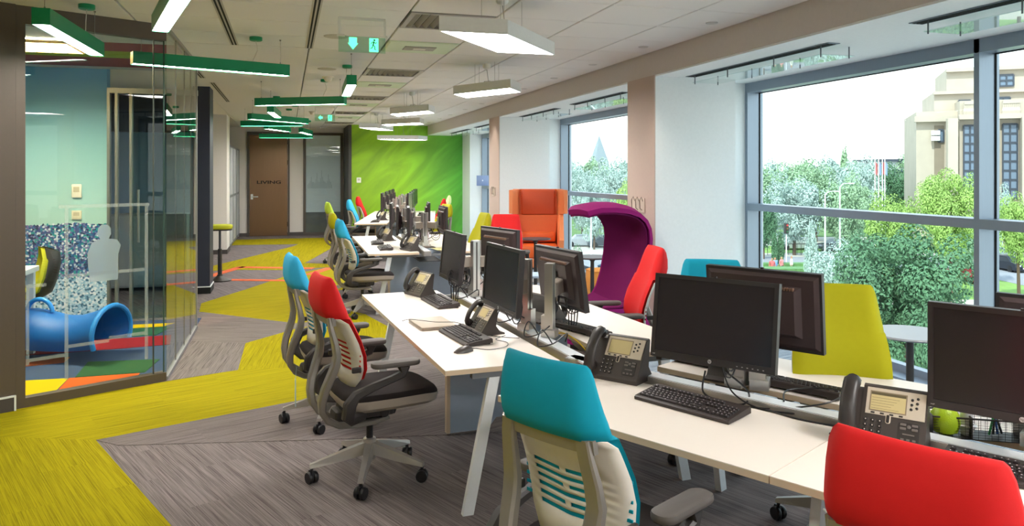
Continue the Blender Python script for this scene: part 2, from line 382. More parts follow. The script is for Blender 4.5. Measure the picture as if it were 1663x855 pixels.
# slot diffusers with clear baffle plates hanging under the soffit
SG = glass('baffle_acrylic', '#eef6f4', 1.0, 1.6)
for i, (ya, yb) in enumerate(((1.7, 3.96), (4.72, 6.80), (8.3, 10.06), (10.7, 12.5), (14.0, 15.8), (16.4, 18.3))):
    t = thing('air_baffle', ['clear air baffle plate under the soffit at the top right corner', 'clear air baffle plate on rods above the big window', 'clear air baffle plate above the far window, nearer half', 'clear air baffle plate above the orange wing chair', 'clear air baffle plate beside the green wall, nearer one', 'clear air baffle plate beside the green wall, farther one'][i], 'air baffle', (3.86, (ya+yb)/2, 2.655), 0, 'clear baffle plates below the window soffit')
    l = (yb-ya)/2
    obj('slot_frame', MB().span((-.05, -l, -.006), (.06, l, -.001)), mat('slot_dark_metal', '#7d8794', .5, .4), t)
    for dx in (-.03, 0, .03): obj('slot', MB().span((dx-.008, -l+.02, -.009), (dx+.008, l-.02, -.006)), BLACKM, t)
    obj('baffle_plate', MB().span((-.03, -l+.1, -.075), (.27, l-.1, -.069)), SG, t)
    for yy in (-l+.12, -l*.33, l*.33, l-.12):
        for dx in (-.015, .24): obj('rod', MB().tube([(dx, yy, -.09), (dx, yy, -.001)], .005, 6), mat('rod_steel', '#70757c', .4, .6), t)
# walls -----------------------------------------------------------------------------
FY = 21.35
wf = struct('wall_far', MB().span((-7, FY, 0), (2.45, FY+.2, 2.9)), mat('far_wall_paint', '#dcd6d0', .8, spec=.2))
obj('baseboard', MB().span((-1.2, FY-.012, 0), (2.3, FY, .09)), BASEB, wf)
struct('wall_behind', MB().span((-7, -4.2, 0), (4.97, -4, 2.9)), WARMW)
struct('wall_left', MB().span((-7.2, -4, 0), (-7, 21.5, 2.9)), WARMW)
def outer(): 
    struct('wall_right', MB().span((4.97, 19.6, 0), (5.1, 21.6, 2.9)), WARMW)
outer()
# green printed wall
def greenmat():
    m, nt, b = newmat('green_print'); b.inputs['Roughness'].default_value = .55
    tc = N(nt, 'ShaderNodeTexCoord'); sp = N(nt, 'ShaderNodeSeparateXYZ'); L(nt, tc.outputs['Object'], sp.inputs[0])
    r = N(nt, 'ShaderNodeMapRange'); r.inputs[1].default_value = 1.5; r.inputs[2].default_value = 4.6; L(nt, sp.outputs['X'], r.inputs[0])
    c = N(nt, 'ShaderNodeValToRGB'); c.color_ramp.elements[0].color = lin('#8cb800'); c.color_ramp.elements[1].color = lin('#5fce52')
    e = c.color_ramp.elements.new(.45); e.color = lin('#a5e022'); L(nt, r.outputs[0], c.inputs[0])
    m0 = N(nt, 'ShaderNodeMapping'); m0.inputs['Rotation'].default_value = (0, rad(38), 0); L(nt, tc.outputs['Object'], m0.inputs[0])
    mp = N(nt, 'ShaderNodeMapping'); mp.inputs['Scale'].default_value = (.30, 1, 1.3); L(nt, m0.outputs[0], mp.inputs[0])
    n = N(nt, 'ShaderNodeTexNoise', Scale=1.3, Detail=5.0, Roughness=.5, Distortion=1.6); L(nt, mp.outputs[0], n.inputs['Vector'])
    r2 = N(nt, 'ShaderNodeValToRGB'); r2.color_ramp.elements[0].position = .35; r2.color_ramp.elements[1].position = .68
    r2.color_ramp.elements[0].color = (.62, .62, .62, 1); r2.color_ramp.elements[1].color = (1.0, 1.0, 1.0, 1); L(nt, n.outputs[0], r2.inputs[0])
    mx = N(nt, 'ShaderNodeMix', data_type='RGBA', blend_type='MULTIPLY'); mx.inputs[0].default_value = 1; L(nt, c.outputs[0], mx.inputs[6]); L(nt, r2.outputs[0], mx.inputs[7])
    L(nt, mx.outputs[2], b.inputs['Base Color']); return m
gw = struct('wall_green', MB().span((1.57, 19.6, 0), (4.97, 19.75, 2.9)), greenmat())
obj('wall_edge', MB().span((1.50, 19.585, 0), (1.57, 21.35, 2.9)), mat('dark_edge', '#3c3a38', .6), gw)
# far door and glazed panel ------------------------------------------------------------
def dpx(x): return x
DX0, DX1 = -.98, .10
d = sempty('door_1'); DFM = mat('door_frame_bronze', '#57504a', .5, .3)
H_D = 2.77
for a, b in (((-1.0, 0), (-.95, H_D)), ((.03, 0), (.08, H_D)), ((-.95, H_D-.07), (.03, H_D))): obj('door_frame', MB().span((a[0], FY-.05, a[1]), (b[0], FY, b[1])), DFM, d)
leaf = obj('door_leaf', MB().span((-.94, FY-.035, .01), (.02, FY-.002, H_D-.08)), mat('door_bronze', '#80644c', .30, .7, grain=.08, gscale=3, stretch=(30, 30, 1)), d)
hd = MB().tube([(-.88, FY-.03, 1.05), (-.88, FY-.09, 1.05), (-.72, FY-.09, 1.05)], .012, 8); hd.box((-.88, FY-.04, 1.05), (.06, .01, .14))
obj('door_handle', hd, mat('white_handle', '#dfe3e6', .3, .3), d, True)
for z in (.25, 1.9, 2.45): obj('hinge', MB().tube([(.03, FY-.045, z), (.03, FY-.045, z+.12)], .012, 8), DFM, d)
lt = obj('lettering', textmesh('LIVING', .115, mat('black_vinyl', '#080606', .9), sx=1.75, bold=.003), None, d, loc=(-.45, FY-.038, 1.43), rot=(PI/2, 0, 0))
w5 = sempty('window_5')
GX0, GX1 = .50, 1.41
for a, b in (((GX0-.07, 0), (GX0, H_D)), ((GX1, 0), (GX1+.07, H_D)), ((GX0, H_D-.07), (GX1, H_D)), ((GX0, 0), (GX1, .08))): obj('window_post', MB().span((a[0], FY-.06, a[1]), (b[0], FY, b[1])), DFM, w5)
bm = mat('far_room_blue', '#aebbc4', .7); 
obj('pane_backing', MB().span((GX0, FY-.02, .62), (GX1, FY-.004, H_D-.07)), mat('far_room_grey', '#e6edf0', .5, grain=.12, gscale=2), w5)
obj('pane_backing', MB().span((GX0, FY-.02, .08), (GX1, FY-.004, .62)), mat('far_room_dark', '#565b5c', .5, grain=.4, gscale=3), w5)
obj('frosted_film', MB().span((GX0, FY-.034, .62), (GX1, FY-.030, 2.15)), frosted('film', '#e8f0f4', .72), w5)
sk = MB(); random.seed(3)
hts = [3, 4, 6, 9, 5, 5, 4, 7, 12, 6, 5, 8, 14, 9, 6, 5, 4, 6, 11, 7, 5, 3]
for i, h in enumerate(hts):
    for j in range(h): sk.box((GX0+.05+i*.03, FY-.036, 1.28+j*.035), (.016, .003, .02))
k = obj('skyline_print', sk, mat('film_print', '#8d979e', .6), w5); k['kind'] = 'stuff'
obj('glass_pane', MB().span((GX0, FY-.046, .08), (GX1, FY-.040, H_D-.07)), glass('partition_glass', '#f8fbfb', 1.0, 1.45), w5)
# white pillar and lockers on the left of the corridor ------------------------------------
wp = struct('wall_corridor', MB().span((-2.9, 16.9, 0), (-1.19, 17.7, 2.9)), mat('corridor_white', '#e6e0da', .7))
obj('baseboard', MB().span((-2.9, 16.885, 0), (-1.178, 17.7, .09)), BASEB, wp)
lk = thing('wardrobe', 'tall white sliding-door wardrobe by the far corridor wall', 'wardrobe', (-1.2, 19.5, 0))
obj('carcass', MB().span((-.6, -1.75, 0), (-.03, 1.80, 2.32)), COOLW, lk)
for i in range(3):
    y0 = -1.72+i*1.17
    dd = obj('door', MB().span((-.03, y0, .08), (0, y0+1.15, 2.28)), mat('wardrobe_panel', '#c9ced2', .35), lk)
    fm = MB()
    for a, b in (((y0, .06), (y0+.035, 2.3)), ((y0+1.115, .06), (y0+1.15, 2.3)), ((y0+.035, 2.26), (y0+1.115, 2.3)), ((y0+.035, 1.14), (y0+1.115, 1.19)), ((y0+.035, .06), (y0+1.115, .1))): fm.span((-.002, a[0], a[1]), (.012, b[0], b[1]))
    obj('door_frame', fm, mat('wardrobe_frame', '#84898d', .4, .4), dd)
# navy pillar with light base line
np_ = struct('wall_navy_pillar', MB().span((-1.25, 11.45, 0), (-1.03, 11.95, 2.9)), mat('navy_paint', '#272c40', .5))
obj('baseboard', MB().span((-1.26, 11.44, 0), (-1.02, 11.95, .09)), BLACKM, np_)
obj('base_line', MB().span((-1.262, 11.438, .09), (-1.018, 11.95, .105)), COOLW, np_)

# ------------------------------------------------------------------ glazed play room
A_ = Vector((-1.845, 6.28, 0)); B_ = Vector((-.952, 6.78, 0)); dAB = (B_-A_).normalized(); angAB = math.degrees(math.atan2(dAB.y, dAB.x)); LAB = (B_-A_).length
brown = mat('brown_panel', '#5d5248', .45, .2)
pr = sempty('wall_play_room'); pr.location = A_; pr.rotation_euler = (0, 0, rad(angAB))
obj('side_panel', MB().span((-2.6, -.05, .1), (-.035, .12, 2.9)), brown, pr)
obj('baseboard', MB().span((-2.6, -.06, 0), (-.035, .12, .10)), BASEB, pr)
obj('base_line', MB().span((-2.6, -.064, .10), (-.035, -.05, .112)), COOLW, pr)
obj('base_line', MB().span((-.047, -.066, .0), (-.035, -.05, .112)), COOLW, pr)
obj('frame_post', MB().span((-.03, -.03, 0), (.03, .05, 2.9)), brown, pr)
obj('frame_head', MB().span((.03, -.03, 2.77), (LAB, .05, 2.9)), brown, pr)
obj('frame_foot', MB().span((.03, -.03, 0), (LAB, .05, .07)), brown, pr)
PG = glass('play_glass', '#f2f7f8', 1.0, 1.42)
obj('glass_pane', MB().span((.03, .0, .07), (LAB-.004, .010, 2.77)), PG, pr)
FR = frosted('frost_strip', '#cfdadb', .2)
fs = [((.25, 1.43), (.90, 1.455)), ((.29, .15), (.315, 1.43)), ((.865, .2), (.89, 1.43)), ((.315, .91), (.865, .935)), ((.03, .86), (.17, .885)), ((.04, .30), (.06, .86)), ((.06, .32), (.29, .345)), ((.315, .38), (.60, .405)), ((.60, .40), (.865, .425))]
for a, b in fs: obj('frosted_strip', MB().span((a[0], -.003, a[1]), (b[0], -.001, b[1])), FR, pr)
# frosted bust silhouette on the glass
fg = [(-.10, 0), (.10, 0), (.10, .20), (.12, .27), (.09, .315), (.03, .325), (.05, .36), (.045, .41), (.02, .435), (-.02, .435), (-.045, .41), (-.05, .36), (-.03, .325), (-.09, .30), (-.12, .22), (-.115, .12)]
obj('frosted_figure', MB().prism_y([(x+.565, z+.86) for x, z in fg], -.003, -.001), frosted('frost_figure', '#b4c6d4', .42), pr)
# side glass running away from the camera
obj('glass_joint', MB().span((.93, -.004, .07), (.937, .012, 2.77)), mat('joint_dark', '#3d4640', .4), pr)
sg = sempty('wall_play_side')
obj('glass_pane', MB().span((-.952, 6.79, .03), (-.942, 8.95, 2.88)), glass('play_side_glass', '#eaf3ef', 1.0, 1.5), sg)
obj('foot_channel', MB().span((-.965, 6.78, 0), (-.93, 8.97, .03)), mat('steel_channel', '#9a9a9c', .35, .6), sg)
obj('head_channel', MB().span((-.965, 6.78, 2.87), (-.93, 8.97, 2.9)), mat('steel_channel', '#9a9a9c'), sg)
obj('end_post', MB().span((-.96, 8.95, 0), (-.935, 8.985, 2.9)), mat('steel_channel', '#9a9a9c'), sg)
for y in (7.35, 7.95, 8.45): obj('glass_joint', MB().span((-.953, y, .03), (-.941, y+.006, 2.88)), mat('joint_dark', '#3d4640', .4), sg)
obj('corner_post', MB().span((-.965, 6.770, .0), (-.955, 6.782, 2.9)), mat('green_glass_edge', '#37504a', .2), sg)
# inside: mural wall
def mural():
    m, nt, b = newmat('mural_print'); b.inputs['Roughness'].default_value = .6
    tc = N(nt, 'ShaderNodeTexCoord'); sp = N(nt, 'ShaderNodeSeparateXYZ'); L(nt, tc.outputs['Object'], sp.inputs[0])
    zr = N(nt, 'ShaderNodeMapRange'); zr.inputs[1].default_value = 0; zr.inputs[2].default_value = 2.9; L(nt, sp.outputs['Z'], zr.inputs[0])
    vo = N(nt, 'ShaderNodeTexVoronoi', Scale=52.0); vo.inputs['Randomness'].default_value = .8; L(nt, tc.outputs['Object'], vo.inputs['Vector'])
    sc = N(nt, 'ShaderNodeSeparateColor'); L(nt, vo.outputs['Color'], sc.inputs[0])
    # paint gradient above, its colours also taking in a glass reflection
    top = N(nt, 'ShaderNodeValToRGB'); L(nt, zr.outputs[0], top.inputs[0])
    top.color_ramp.elements[0].position = .38; top.color_ramp.elements[0].color = lin('#a2cccb'); top.color_ramp.elements[1].position = .95; top.color_ramp.elements[1].color = lin('#4a8cb8')
    e = top.color_ramp.elements.new(.7); e.color = lin('#7fbccb')
    # dense band of blue and purple dots
    dn = N(nt, 'ShaderNodeValToRGB'); dn.color_ramp.interpolation = 'CONSTANT'; L(nt, sc.outputs[0], dn.inputs[0])
    cs = ['#16365e', '#2b6da0', '#3c4a86', '#6d6aa0', '#1d8f97', '#c9d6e6', '#23508c', '#8c9cc0']
    dn.color_ramp.elements[0].color = lin(cs[0]); dn.color_ramp.elements[1].position = .9; dn.color_ramp.elements[1].color = lin(cs[7])
    for i in range(1, 7): q = dn.color_ramp.elements.new(i/8+.02); q.color = lin(cs[i])
    # sparse pale band
    pl = N(nt, 'ShaderNodeValToRGB'); pl.color_ramp.interpolation = 'CONSTANT'; L(nt, sc.outputs[1], pl.inputs[0])
    cs = ['#3c6a90', '#bcd6ec', '#98c0e2', '#d6e2f2', '#86b2d8', '#cfdcf0', '#accbe8', '#6a9cc4']
    pl.color_ramp.elements[0].color = lin(cs[0]); pl.color_ramp.elements[1].position = .93; pl.color_ramp.elements[1].color = lin(cs[7])
    for i in range(1, 7): q = pl.color_ramp.elements.new(i*.13); q.color = lin(cs[i])
    n = N(nt, 'ShaderNodeTexNoise', Scale=2.0); L(nt, tc.outputs['Object'], n.inputs['Vector'])
    zz = N(nt, 'ShaderNodeMath', operation='MULTIPLY_ADD'); zz.inputs[1].default_value = .06; L(nt, n.outputs[0], zz.inputs[0]); L(nt, vo.outputs['Position'], (N(nt, 'ShaderNodeSeparateXYZ')).inputs[0])
    sp2 = nt.nodes[-1]; L(nt, sp2.outputs['Z'], zz.inputs[2])
    g1 = N(nt, 'ShaderNodeMath', operation='GREATER_THAN'); g1.inputs[1].default_value = 1.15; L(nt, zz.outputs[0], g1.inputs[0])
    g2 = N(nt, 'ShaderNodeMath', operation='GREATER_THAN'); g2.inputs[1].default_value = .55; L(nt, zz.outputs[0], g2.inputs[0])
    a = N(nt, 'ShaderNodeMix', data_type='RGBA'); L(nt, g2.outputs[0], a.inputs[0]); L(nt, pl.outputs[0], a.inputs[6]); L(nt, dn.outputs[0], a.inputs[7])
    c = N(nt, 'ShaderNodeMix', data_type='RGBA'); L(nt, g1.outputs[0], c.inputs[0]); L(nt, a.outputs[2], c.inputs[6]); L(nt, top.outputs[0], c.inputs[7])
    L(nt, c.outputs[2], b.inputs['Base Color']); return m
mw = struct('wall_mural', MB().span((-7, 9.6, 0), (-1.95, 9.75, 2.9)), mural())
dd = sempty('door_2'); STL = mat('steel_frame', '#7d8584', .35, .5)
for x in (-1.95, -1.87, -1.72): obj('door_frame', MB().span((x, 9.58, 0), (x+.03, 9.66, 2.6)), STL, dd)
obj('door_frame', MB().span((-1.95, 9.58, 2.6), (-1.0, 9.68, 2.66)), STL, dd)
obj('door_pane', MB().span((-1.69, 9.61, .02), (-1.05, 9.62, 2.6)), glass('door_glass', '#d5e6e2', 1.0, 1.45), dd)
obj('door_handle', MB().tube([(-1.62, 9.56, .9), (-1.62, 9.56, 1.5)], .014, 8), STL, dd)
struct('wall_inner', MB().span((-3.2, 12.6, 0), (-1.25, 12.75, 2.9)), mat('inner_blue_grey', '#8fa6bd', .6))
struct('trim_3', MB().span((-3.2, 12.4, 2.3), (-1.25, 12.6, 2.9)), mat('navy_paint', '#272c40'))
cb = thing('low_cabinet', 'low grey cabinet seen through the play room glass', 'cabinet', (-1.95, 12.2, 0))
obj('carcass', MB().span((-.45, -.2, .05), (.55, .2, 1.1)), mat('cab_grey', '#a4a8ac', .5), cb)
for i in range(2): obj('door', MB().span((-.44+i*.5, -.215, .08), (.04+i*.5, -.2, 1.07)), mat('cab_grey_front', '#b6babd', .4), cb)
# coloured ceiling of the play room
obj('ceiling_colour_panel', MB().prism([(-7, 3.6), (-1.9, 6.33), (-1.0, 6.84), (-.99, 7.62), (-7, 7.62)], CEIL-.03, CEIL-.001), mat('ceil_col_grey', '#b3b9bb', .7), ceiling)
for i, (ya, yb, c) in enumerate(((7.63, 8.16, '#7a2c3a'), (8.17, 8.64, '#7f9b1e'), (8.65, 9.38, '#7a2c3a'), (9.39, 9.6, '#aab4ba'))):
    obj('ceiling_colour_panel', MB().span((-7, ya, CEIL-.03), (-.99, yb, CEIL-.001)), mat('ceil_col_%d' % i, c, .7), ceiling)
pl = thing('louvre_light', 'golden louvred ceiling light inside the play room', 'ceiling light', (-2.3, 7.85, CEIL-.03))
obj('light_panel', MB().span((-.6, -.3, -.012), (.45, .3, -.002)), emis('louvre_glow', '#ffe9bf', 60), pl)
lv = MB()
for i in range(9): lv.span((-.6+i*.13, -.3, -.04), (-.595+i*.13, .3, -.012))
for i in range(5): lv.span((-.6, -.3+i*.149, -.04), (.45, -.295+i*.149, -.012))
obj('louvre', lv, mat('louvre_brass', '#b09660', .4, .4), pl)
# ================================================================== FURNITURE: benches
WTOP = mat('desk_laminate', '#eee3d9', .38, grain=.02, gscale=3)
WEDGE = mat('desk_edge', '#d6bfa4', .45)
WHITEP = mat('white_powder', '#e9ecef', .4)
GREYP = mat('grey_panel', '#aab9cc', .5)
SILV = mat('aluminium', '#c3bfba', .28, .75, grain=.05, gscale=5, stretch=(1, 60, 60))
DARK = mat('dark_plastic', '#2b2624', .45)
DZ = .73
class Frame:
    def __init__(s, x, y, a): s.o = (x, y); s.a = a; s.u = (-math.sin(rad(a)), math.cos(rad(a))); s.n = (math.cos(rad(a)), math.sin(rad(a)))
    def w(s, n, u, z=0): return (s.o[0]+n*s.n[0]+u*s.u[0], s.o[1]+n*s.n[1]+u*s.u[1], z)
FA = Frame(1.478, 2.106, 28.75); FB = Frame(.743, 3.661, 3.93); FC = Frame(.93, 9.17, -.5); FD = Frame(1.223, 14.62, -11)
def worktop(x0, x1, y0, y1, par):
    t = obj('worktop', MB().span((x0, y0+.002, DZ-.003), (x1, y1-.002, DZ)), WTOP, par)
    e = MB().span((x0, y0+.002, DZ-.026), (x1, y1-.002, DZ-.003)); obj('worktop_edge', e, WEDGE, t)
def leg(mb, xt, xb, y, yb=None, w=.055, d=.035):
    yb = y if yb is None else yb
    r = []
    for x, yy, z in ((xb, yb, 0), (xt, y, DZ-.045)): r.append([(x-w/2, yy-d/2, z), (x+w/2, yy-d/2, z), (x+w/2, yy+d/2, z), (x-w/2, yy+d/2, z)])
    return mb.loft(r)
def bench(label, F, ys, W=1.5, depth=.61, ysR=None, rail=(.1, .1), legs=None, panels=()):
    t = thing('desk_bench', label, 'desk', F.w(0, 0), F.a)
    for i in range(len(ys)-1): worktop(0, depth, ys[i], ys[i+1], t)
    yr = ysR or ys
    for i in range(len(yr)-1): worktop(W-depth+.02, W, yr[i], yr[i+1], t)
    y0, y1 = ys[0], ys[-1]
    c = W/2
    obj('cable_tray', MB().span((depth+.01, y0+.05, DZ-.12), (W-depth, y1-.05, DZ-.11)), mat('tray_dark', '#3a3a3d', .5), t)
    b = MB().span((c-.10, y0-rail[0], DZ-.035), (c-.012, y1-rail[1], DZ+.02))
    obj('rail', b, SILV, t)
    lp = MB().span((c-.092, y0-rail[0]+.004, DZ+.02), (c-.02, y1-rail[1]-.004, DZ+.024)); obj('rail_cover', lp, mat('rail_white', '#dfe3e8', .3), t)
    for y in (legs or [y0+.06, y1-.06]):
        m = MB(); leg(m, .26, .12, y); obj('leg', m, WHITEP, t)
        m = MB(); leg(m, W-.26, W-.12, y); obj('leg', m, WHITEP, t)
        obj('cross_bar', MB().span((.14, y-.02, DZ-.055), (W-.14, y+.02, DZ-.028)), mat('bar_grey', '#6f7276', .5), t)
    for y in panels:
        poly = [(.33, 0.02), (.60, 0.02), (.66, .09), (W-.66, .09), (W-.60, .02), (W-.33, .02), (W-.33, DZ-.03), (.33, DZ-.03)]
        obj('end_panel', MB().prism_y(poly, y-.02, y+.02), GREYP, t)
        obj('panel_edge', MB().span((.322, y-.022, .02), (.345, y+.022, DZ-.03)), WEDGE, t)
    return t
bench('nearest white desk bench, angled across the front right of the picture', FA, [-2.49, -1.245, 0, 1.245], ysR=[-2.69, -1.445, -.2, 1.04], legs=[-2.4, -.06, .95], rail=(0, -.18))
bench('second white desk bench, with the closed laptop and mouse on it', FB, [0, 1.245, 2.49], legs=[.03, 2.40], panels=(1.16,), rail=(.18, .3))
bench('third white desk bench, with two keyboards on its near left corner', FC, [0, 1.3, 2.6], legs=[.06, 2.5], panels=(.75,))
bench('farthest long desk bench in front of the green wall', FD, [0, 1.2, 2.4, 3.6, 4.7], legs=[.06, 2.4, 4.6], panels=(.75,))

# ================================================================== task chair
SEATB = mat('seat_fabric_dark', '#2a2424', .85, spec=.2, bump=.3, bscale=900)
TAUPE = mat('seat_shell_taupe', '#a3978c', .5)
CREAM = mat('back_shell_cream', '#e0d9d0', .45)
FRAME = mat('frame_pewter', '#8f8983', .35, .45)
ARMB = mat('arm_black', '#35302f', .5)
ARMP = mat('arm_pad', '#5b5552', .55, spec=.3)
BASE = mat('base_silver', '#b7b3af', .3, .6)
WHEEL = mat('caster_black', '#17161a', .4)
FAB = {'red': mat('fabric_red', '#d01c1e', .75, spec=.25, bump=.25, bscale=1200), 'turquoise': mat('fabric_turquoise', '#0093ad', .75, spec=.25, bump=.25, bscale=1200),
       'blue': mat('fabric_blue', '#2f9fc9', .75, spec=.25, bump=.25, bscale=1200), 'olive': mat('fabric_olive', '#a9a50a', .75, spec=.25, bump=.25, bscale=1200),
       'lime': mat('fabric_lime', '#a5c03a', .75, spec=.25, bump=.25, bscale=1200), 'pale': mat('fabric_pale', '#dbe09a', .75, spec=.25, bump=.25, bscale=1200)}
PADL = [(.575, -.135, -.155, .15), (.60, -.105, -.15, .195), (.65, -.095, -.15, .213), (.72, -.105, -.16, .222), (.80, -.13, -.185, .222), (.88, -.163, -.22, .214), (.925, -.182, -.24, .207),
        (.93, -.184, -.292, .206), (.965, -.195, -.31, .203), (1.0, -.208, -.318, .197), (1.06, -.228, -.318, .188), (1.11, -.248, -.31, .178), (1.135, -.262, -.298, .168), (1.145, -.278, -.286, .158)]
def curvx(y): return .9*y*y
def pad_mesh():
    mb = MB(); rings = []
    for z, xf, xb, hw in PADL:
        ring = []; t = (xf-xb); n = 17
        for i in range(n):
            y = -hw+2*hw*i/(n-1); e = abs(y)/hw; fx = xf-t*.5*max(0, (e-.72)/.28)**2*1.0 if e > .72 else xf
            ring.append((fx+curvx(y), y, z))
        for i in range(n):
            y = hw-2*hw*i/(n-1); e = abs(y)/hw; bx = xb+t*.5*max(0, (e-.72)/.28)**2 if e > .72 else xb
            ring.append((bx+curvx(y)*(1 if z < .93 else .55), y*.995, z))
        rings.append(ring)
    return mb.loft(rings)
def shell_mesh():
    mb = MB(); us = [-1, -.86, -.62, -.05, .05, .62, .86, 1]
    zs = [.55, .60]; slots = []
    z = .635
    for i in range(6): zs += [z, z+.015]; slots.append(len(zs)-2); z += .0285
    zs += [.85, .88, .90, .928]
    def hwb(z):
        for a, b in zip(PADL, PADL[1:]):
            if a[0] <= z <= b[0]: k = (z-a[0])/(b[0]-a[0]); return a[3]+(b[3]-a[3])*k, a[2]+(b[2]-a[2])*k
        return PADL[0][3], PADL[0][2]
    vs = []; fs = []
    for z in zs:
        hw, xb = hwb(z)
        for u in us:
            y = u*hw; vs.append((xb-.006+curvx(y)+(.014 if abs(u) == 1 else 0), y, z))
    n = len(us)
    for i in range(len(zs)-1):
        for k in range(n-1):
            if i in slots:
                q = slots.index(i)
                if k in (2, 4): continue
                if k == 3 and q % 2 == 0: continue
                if k in (0, 6) and q < 5: 
                    pass
            fs.append((i*n+k, (i+1)*n+k, (i+1)*n+k+1, i*n+k+1))
    mb.add(vs, fs); return mb
def side_slots():
    mb = MB()
    for s in (-1, 1):
        z = .635
        for i in range(6):
            hw = .222; y = s*.93*hw; mb.box((-.1575+curvx(y), y, z+.007), (.004, .022, .010)); z += .0285
    return mb
CASTER = None
def make_chair():
    t = thing('task_chair', 'proto', 'chair')
    # five star base
    for k in range(5):
        a = rad(72*k+36+ -8); l = MB(); l.M = Matrix.Rotation(a, 4, 'Z')
        l.loft([[(.025, -.028, .13), (.025, .028, .13), (.025, .022, .195), (.025, -.022, .195)], [(.16, -.022, .105), (.16, .022, .105), (.16, .016, .155), (.16, -.016, .155)], [(.325, -.017, .085), (.325, .017, .085), (.325, .012, .105), (.325, -.012, .105)]])
        L_ = obj('base_leg', l, BASE, t)
        c = MB(); c.M = Matrix.Rotation(a, 4, 'Z') @ Matrix.Translation((.315, 0, 0)) @ Matrix.Rotation(rad(35+40*k), 4, 'Z')
        for s in (-1, 1): c.lathe((0, s*.016, .033), [(.012, -.011), (.03, -.011), (.033, -.006), (.033, .006), (.03, .011), (.012, .011)], 14, 'y')
        c.loft([[(-.034, -.006, .04), (.02, -.006, .04), (.02, .006, .04), (-.034, .006, .04)], [(-.02, -.006, .07), (.012, -.006, .07), (.012, .006, .07), (-.02, .006, .07)]])
        c.tube([(0, 0, .06), (0, 0, .09)], .009, 8)
        obj('caster', c, WHEEL, L_, True)
    obj('hub', MB().lathe((0, 0, 0), [(.034, .10), (.038, .13), (.036, .21), (.03, .215)], 16), BASE, t, True)
    obj('gas_lift', MB().lathe((0, 0, 0), [(.019, .20), (.019, .37)], 12), WHEEL, t, True)
    me = MB().rbox((-.02, 0, .385), (.30, .19, .07), .02); me.rbox((-.13, 0, .37), (.16, .13, .06), .02)
    obj('mechanism', me, ARMB, t, True)
    for x in (-.085, .045):
        obj('knob', MB().lathe((x, -.135, .385), [(.006, .06), (.022, .05), (.029, .03), (.029, .004), (.024, 0)], 14, 'y'), DARK, t, True)
    kb = MB().rbox((-.02, -.10, .385), (.24, .06, .045), .012); obj('lever_housing', kb, ARMB, t, True)
    # seat
    def seat_rings(levels):
        rings = []
        for z, dx0, dx1, hw in levels:
            ring = []
            for k in range(24):
                a = 2*PI*k/24; ca, sa = math.cos(a), math.sin(a); e = .42
                sx = abs(ca)**e*(1 if ca > 0 else -1); sy = abs(sa)**e*(1 if sa > 0 else -1)
                cx = (dx0+dx1)/2; x = cx+sx*(dx1-dx0)/2
                ring.append((x, sy*hw*(1-.10*max(0, (x-.1)/.25)), z - .018*max(0, (x-.18)/.17)**2))
            rings.append(ring)
        return rings
    obj('seat_pan', MB().loft(seat_rings([(.405, -.12, .24, .15), (.418, -.17, .32, .21), (.44, -.19, .352, .236), (.475, -.2, .362, .242), (.484, -.2, .362, .242)])), TAUPE, t, True)
    obj('seat_cushion', MB().loft(seat_rings([(.482, -.2, .36, .24), (.495, -.2, .358, .24), (.512, -.19, .345, .23), (.520, -.17, .32, .205)])), SEATB, t, True)
    # back
    obj('backrest', pad_mesh(), FAB['red'], t, 75)
    sh = obj('back_shell', shell_mesh(), CREAM, t, True); md = sh.modifiers.new('thick', 'SOLIDIFY'); md.thickness = .004; md.offset = 0
    q = obj('side_slots', side_slots(), FAB['red'], t); q['kind'] = 'stuff'
    tail = [(-.27, .935), (-.262, .88), (-.243, .80), (-.232, .735), (-.24, .68), (-.262, .62), (-.288, .55), (-.30, .49), (-.295, .43), (-.262, .375), (-.20, .338), (-.11, .325), (.0, .325), (.085, .34)]
    yy = [.150, .158, .168, .172, .168, .158, .142, .126, .112, .10, .09, .085, .08, .078]
    ww = [.05, .052, .058, .062, .062, .06, .056, .052, .048, .044, .042, .04, .036, .03]
    tt = [.02, .024, .03, .036, .04, .042, .042, .042, .04, .036, .032, .03, .028, .024]
    fr = MB()
    for s in (-1, 1): fr.ribbon([(x, z, s*y) for (x, z), y in zip(tail, yy)], ww, tt)
    n = 9
    fr.loft([[(-.276+curvx(y)*.6, y, .892), (-.258+curvx(y)*.6, y, .892), (-.262+curvx(y)*.6, y, .935), (-.284+curvx(y)*.6, y, .935)] for y in [-.185+.37*i/(n-1) for i in range(n)]])
    fr.box((-.02, 0, .33), (.12, .16, .02))
    obj('back_frame', fr, FRAME, t, True)
    for s in (-1, 1): obj('back_hinge', MB().rbox((-.145, s*.232, .66), (.05, .018, .03), .005), DARK, t)
    # arms
    for s in (-1, 1):
        a = MB()
        a.ribbon([(-.08, .40, s*.17), (-.17, .405, s*.24), (-.205, .44, s*.285), (-.20, .50, s*.295), (-.165, .545, s*.295), (-.08, .575, s*.292), (.03, .605, s*.288), (.09, .625, s*.285), (.095, .665, s*.28)], [.05, .055, .055, .05, .045, .04, .04, .045, .05], [.05, .06, .07, .065, .05, .04, .035, .04, .07])
        ar = obj('armrest', a, ARMB, t, True)
        obj('arm_pad', MB().rbox((.055, s*.275, .683), (.27, .088, .03), .011, .04, 4), ARMP, ar, True)
    return t
CH = make_chair(); CHused = False
BM = {c: None for c in FAB}
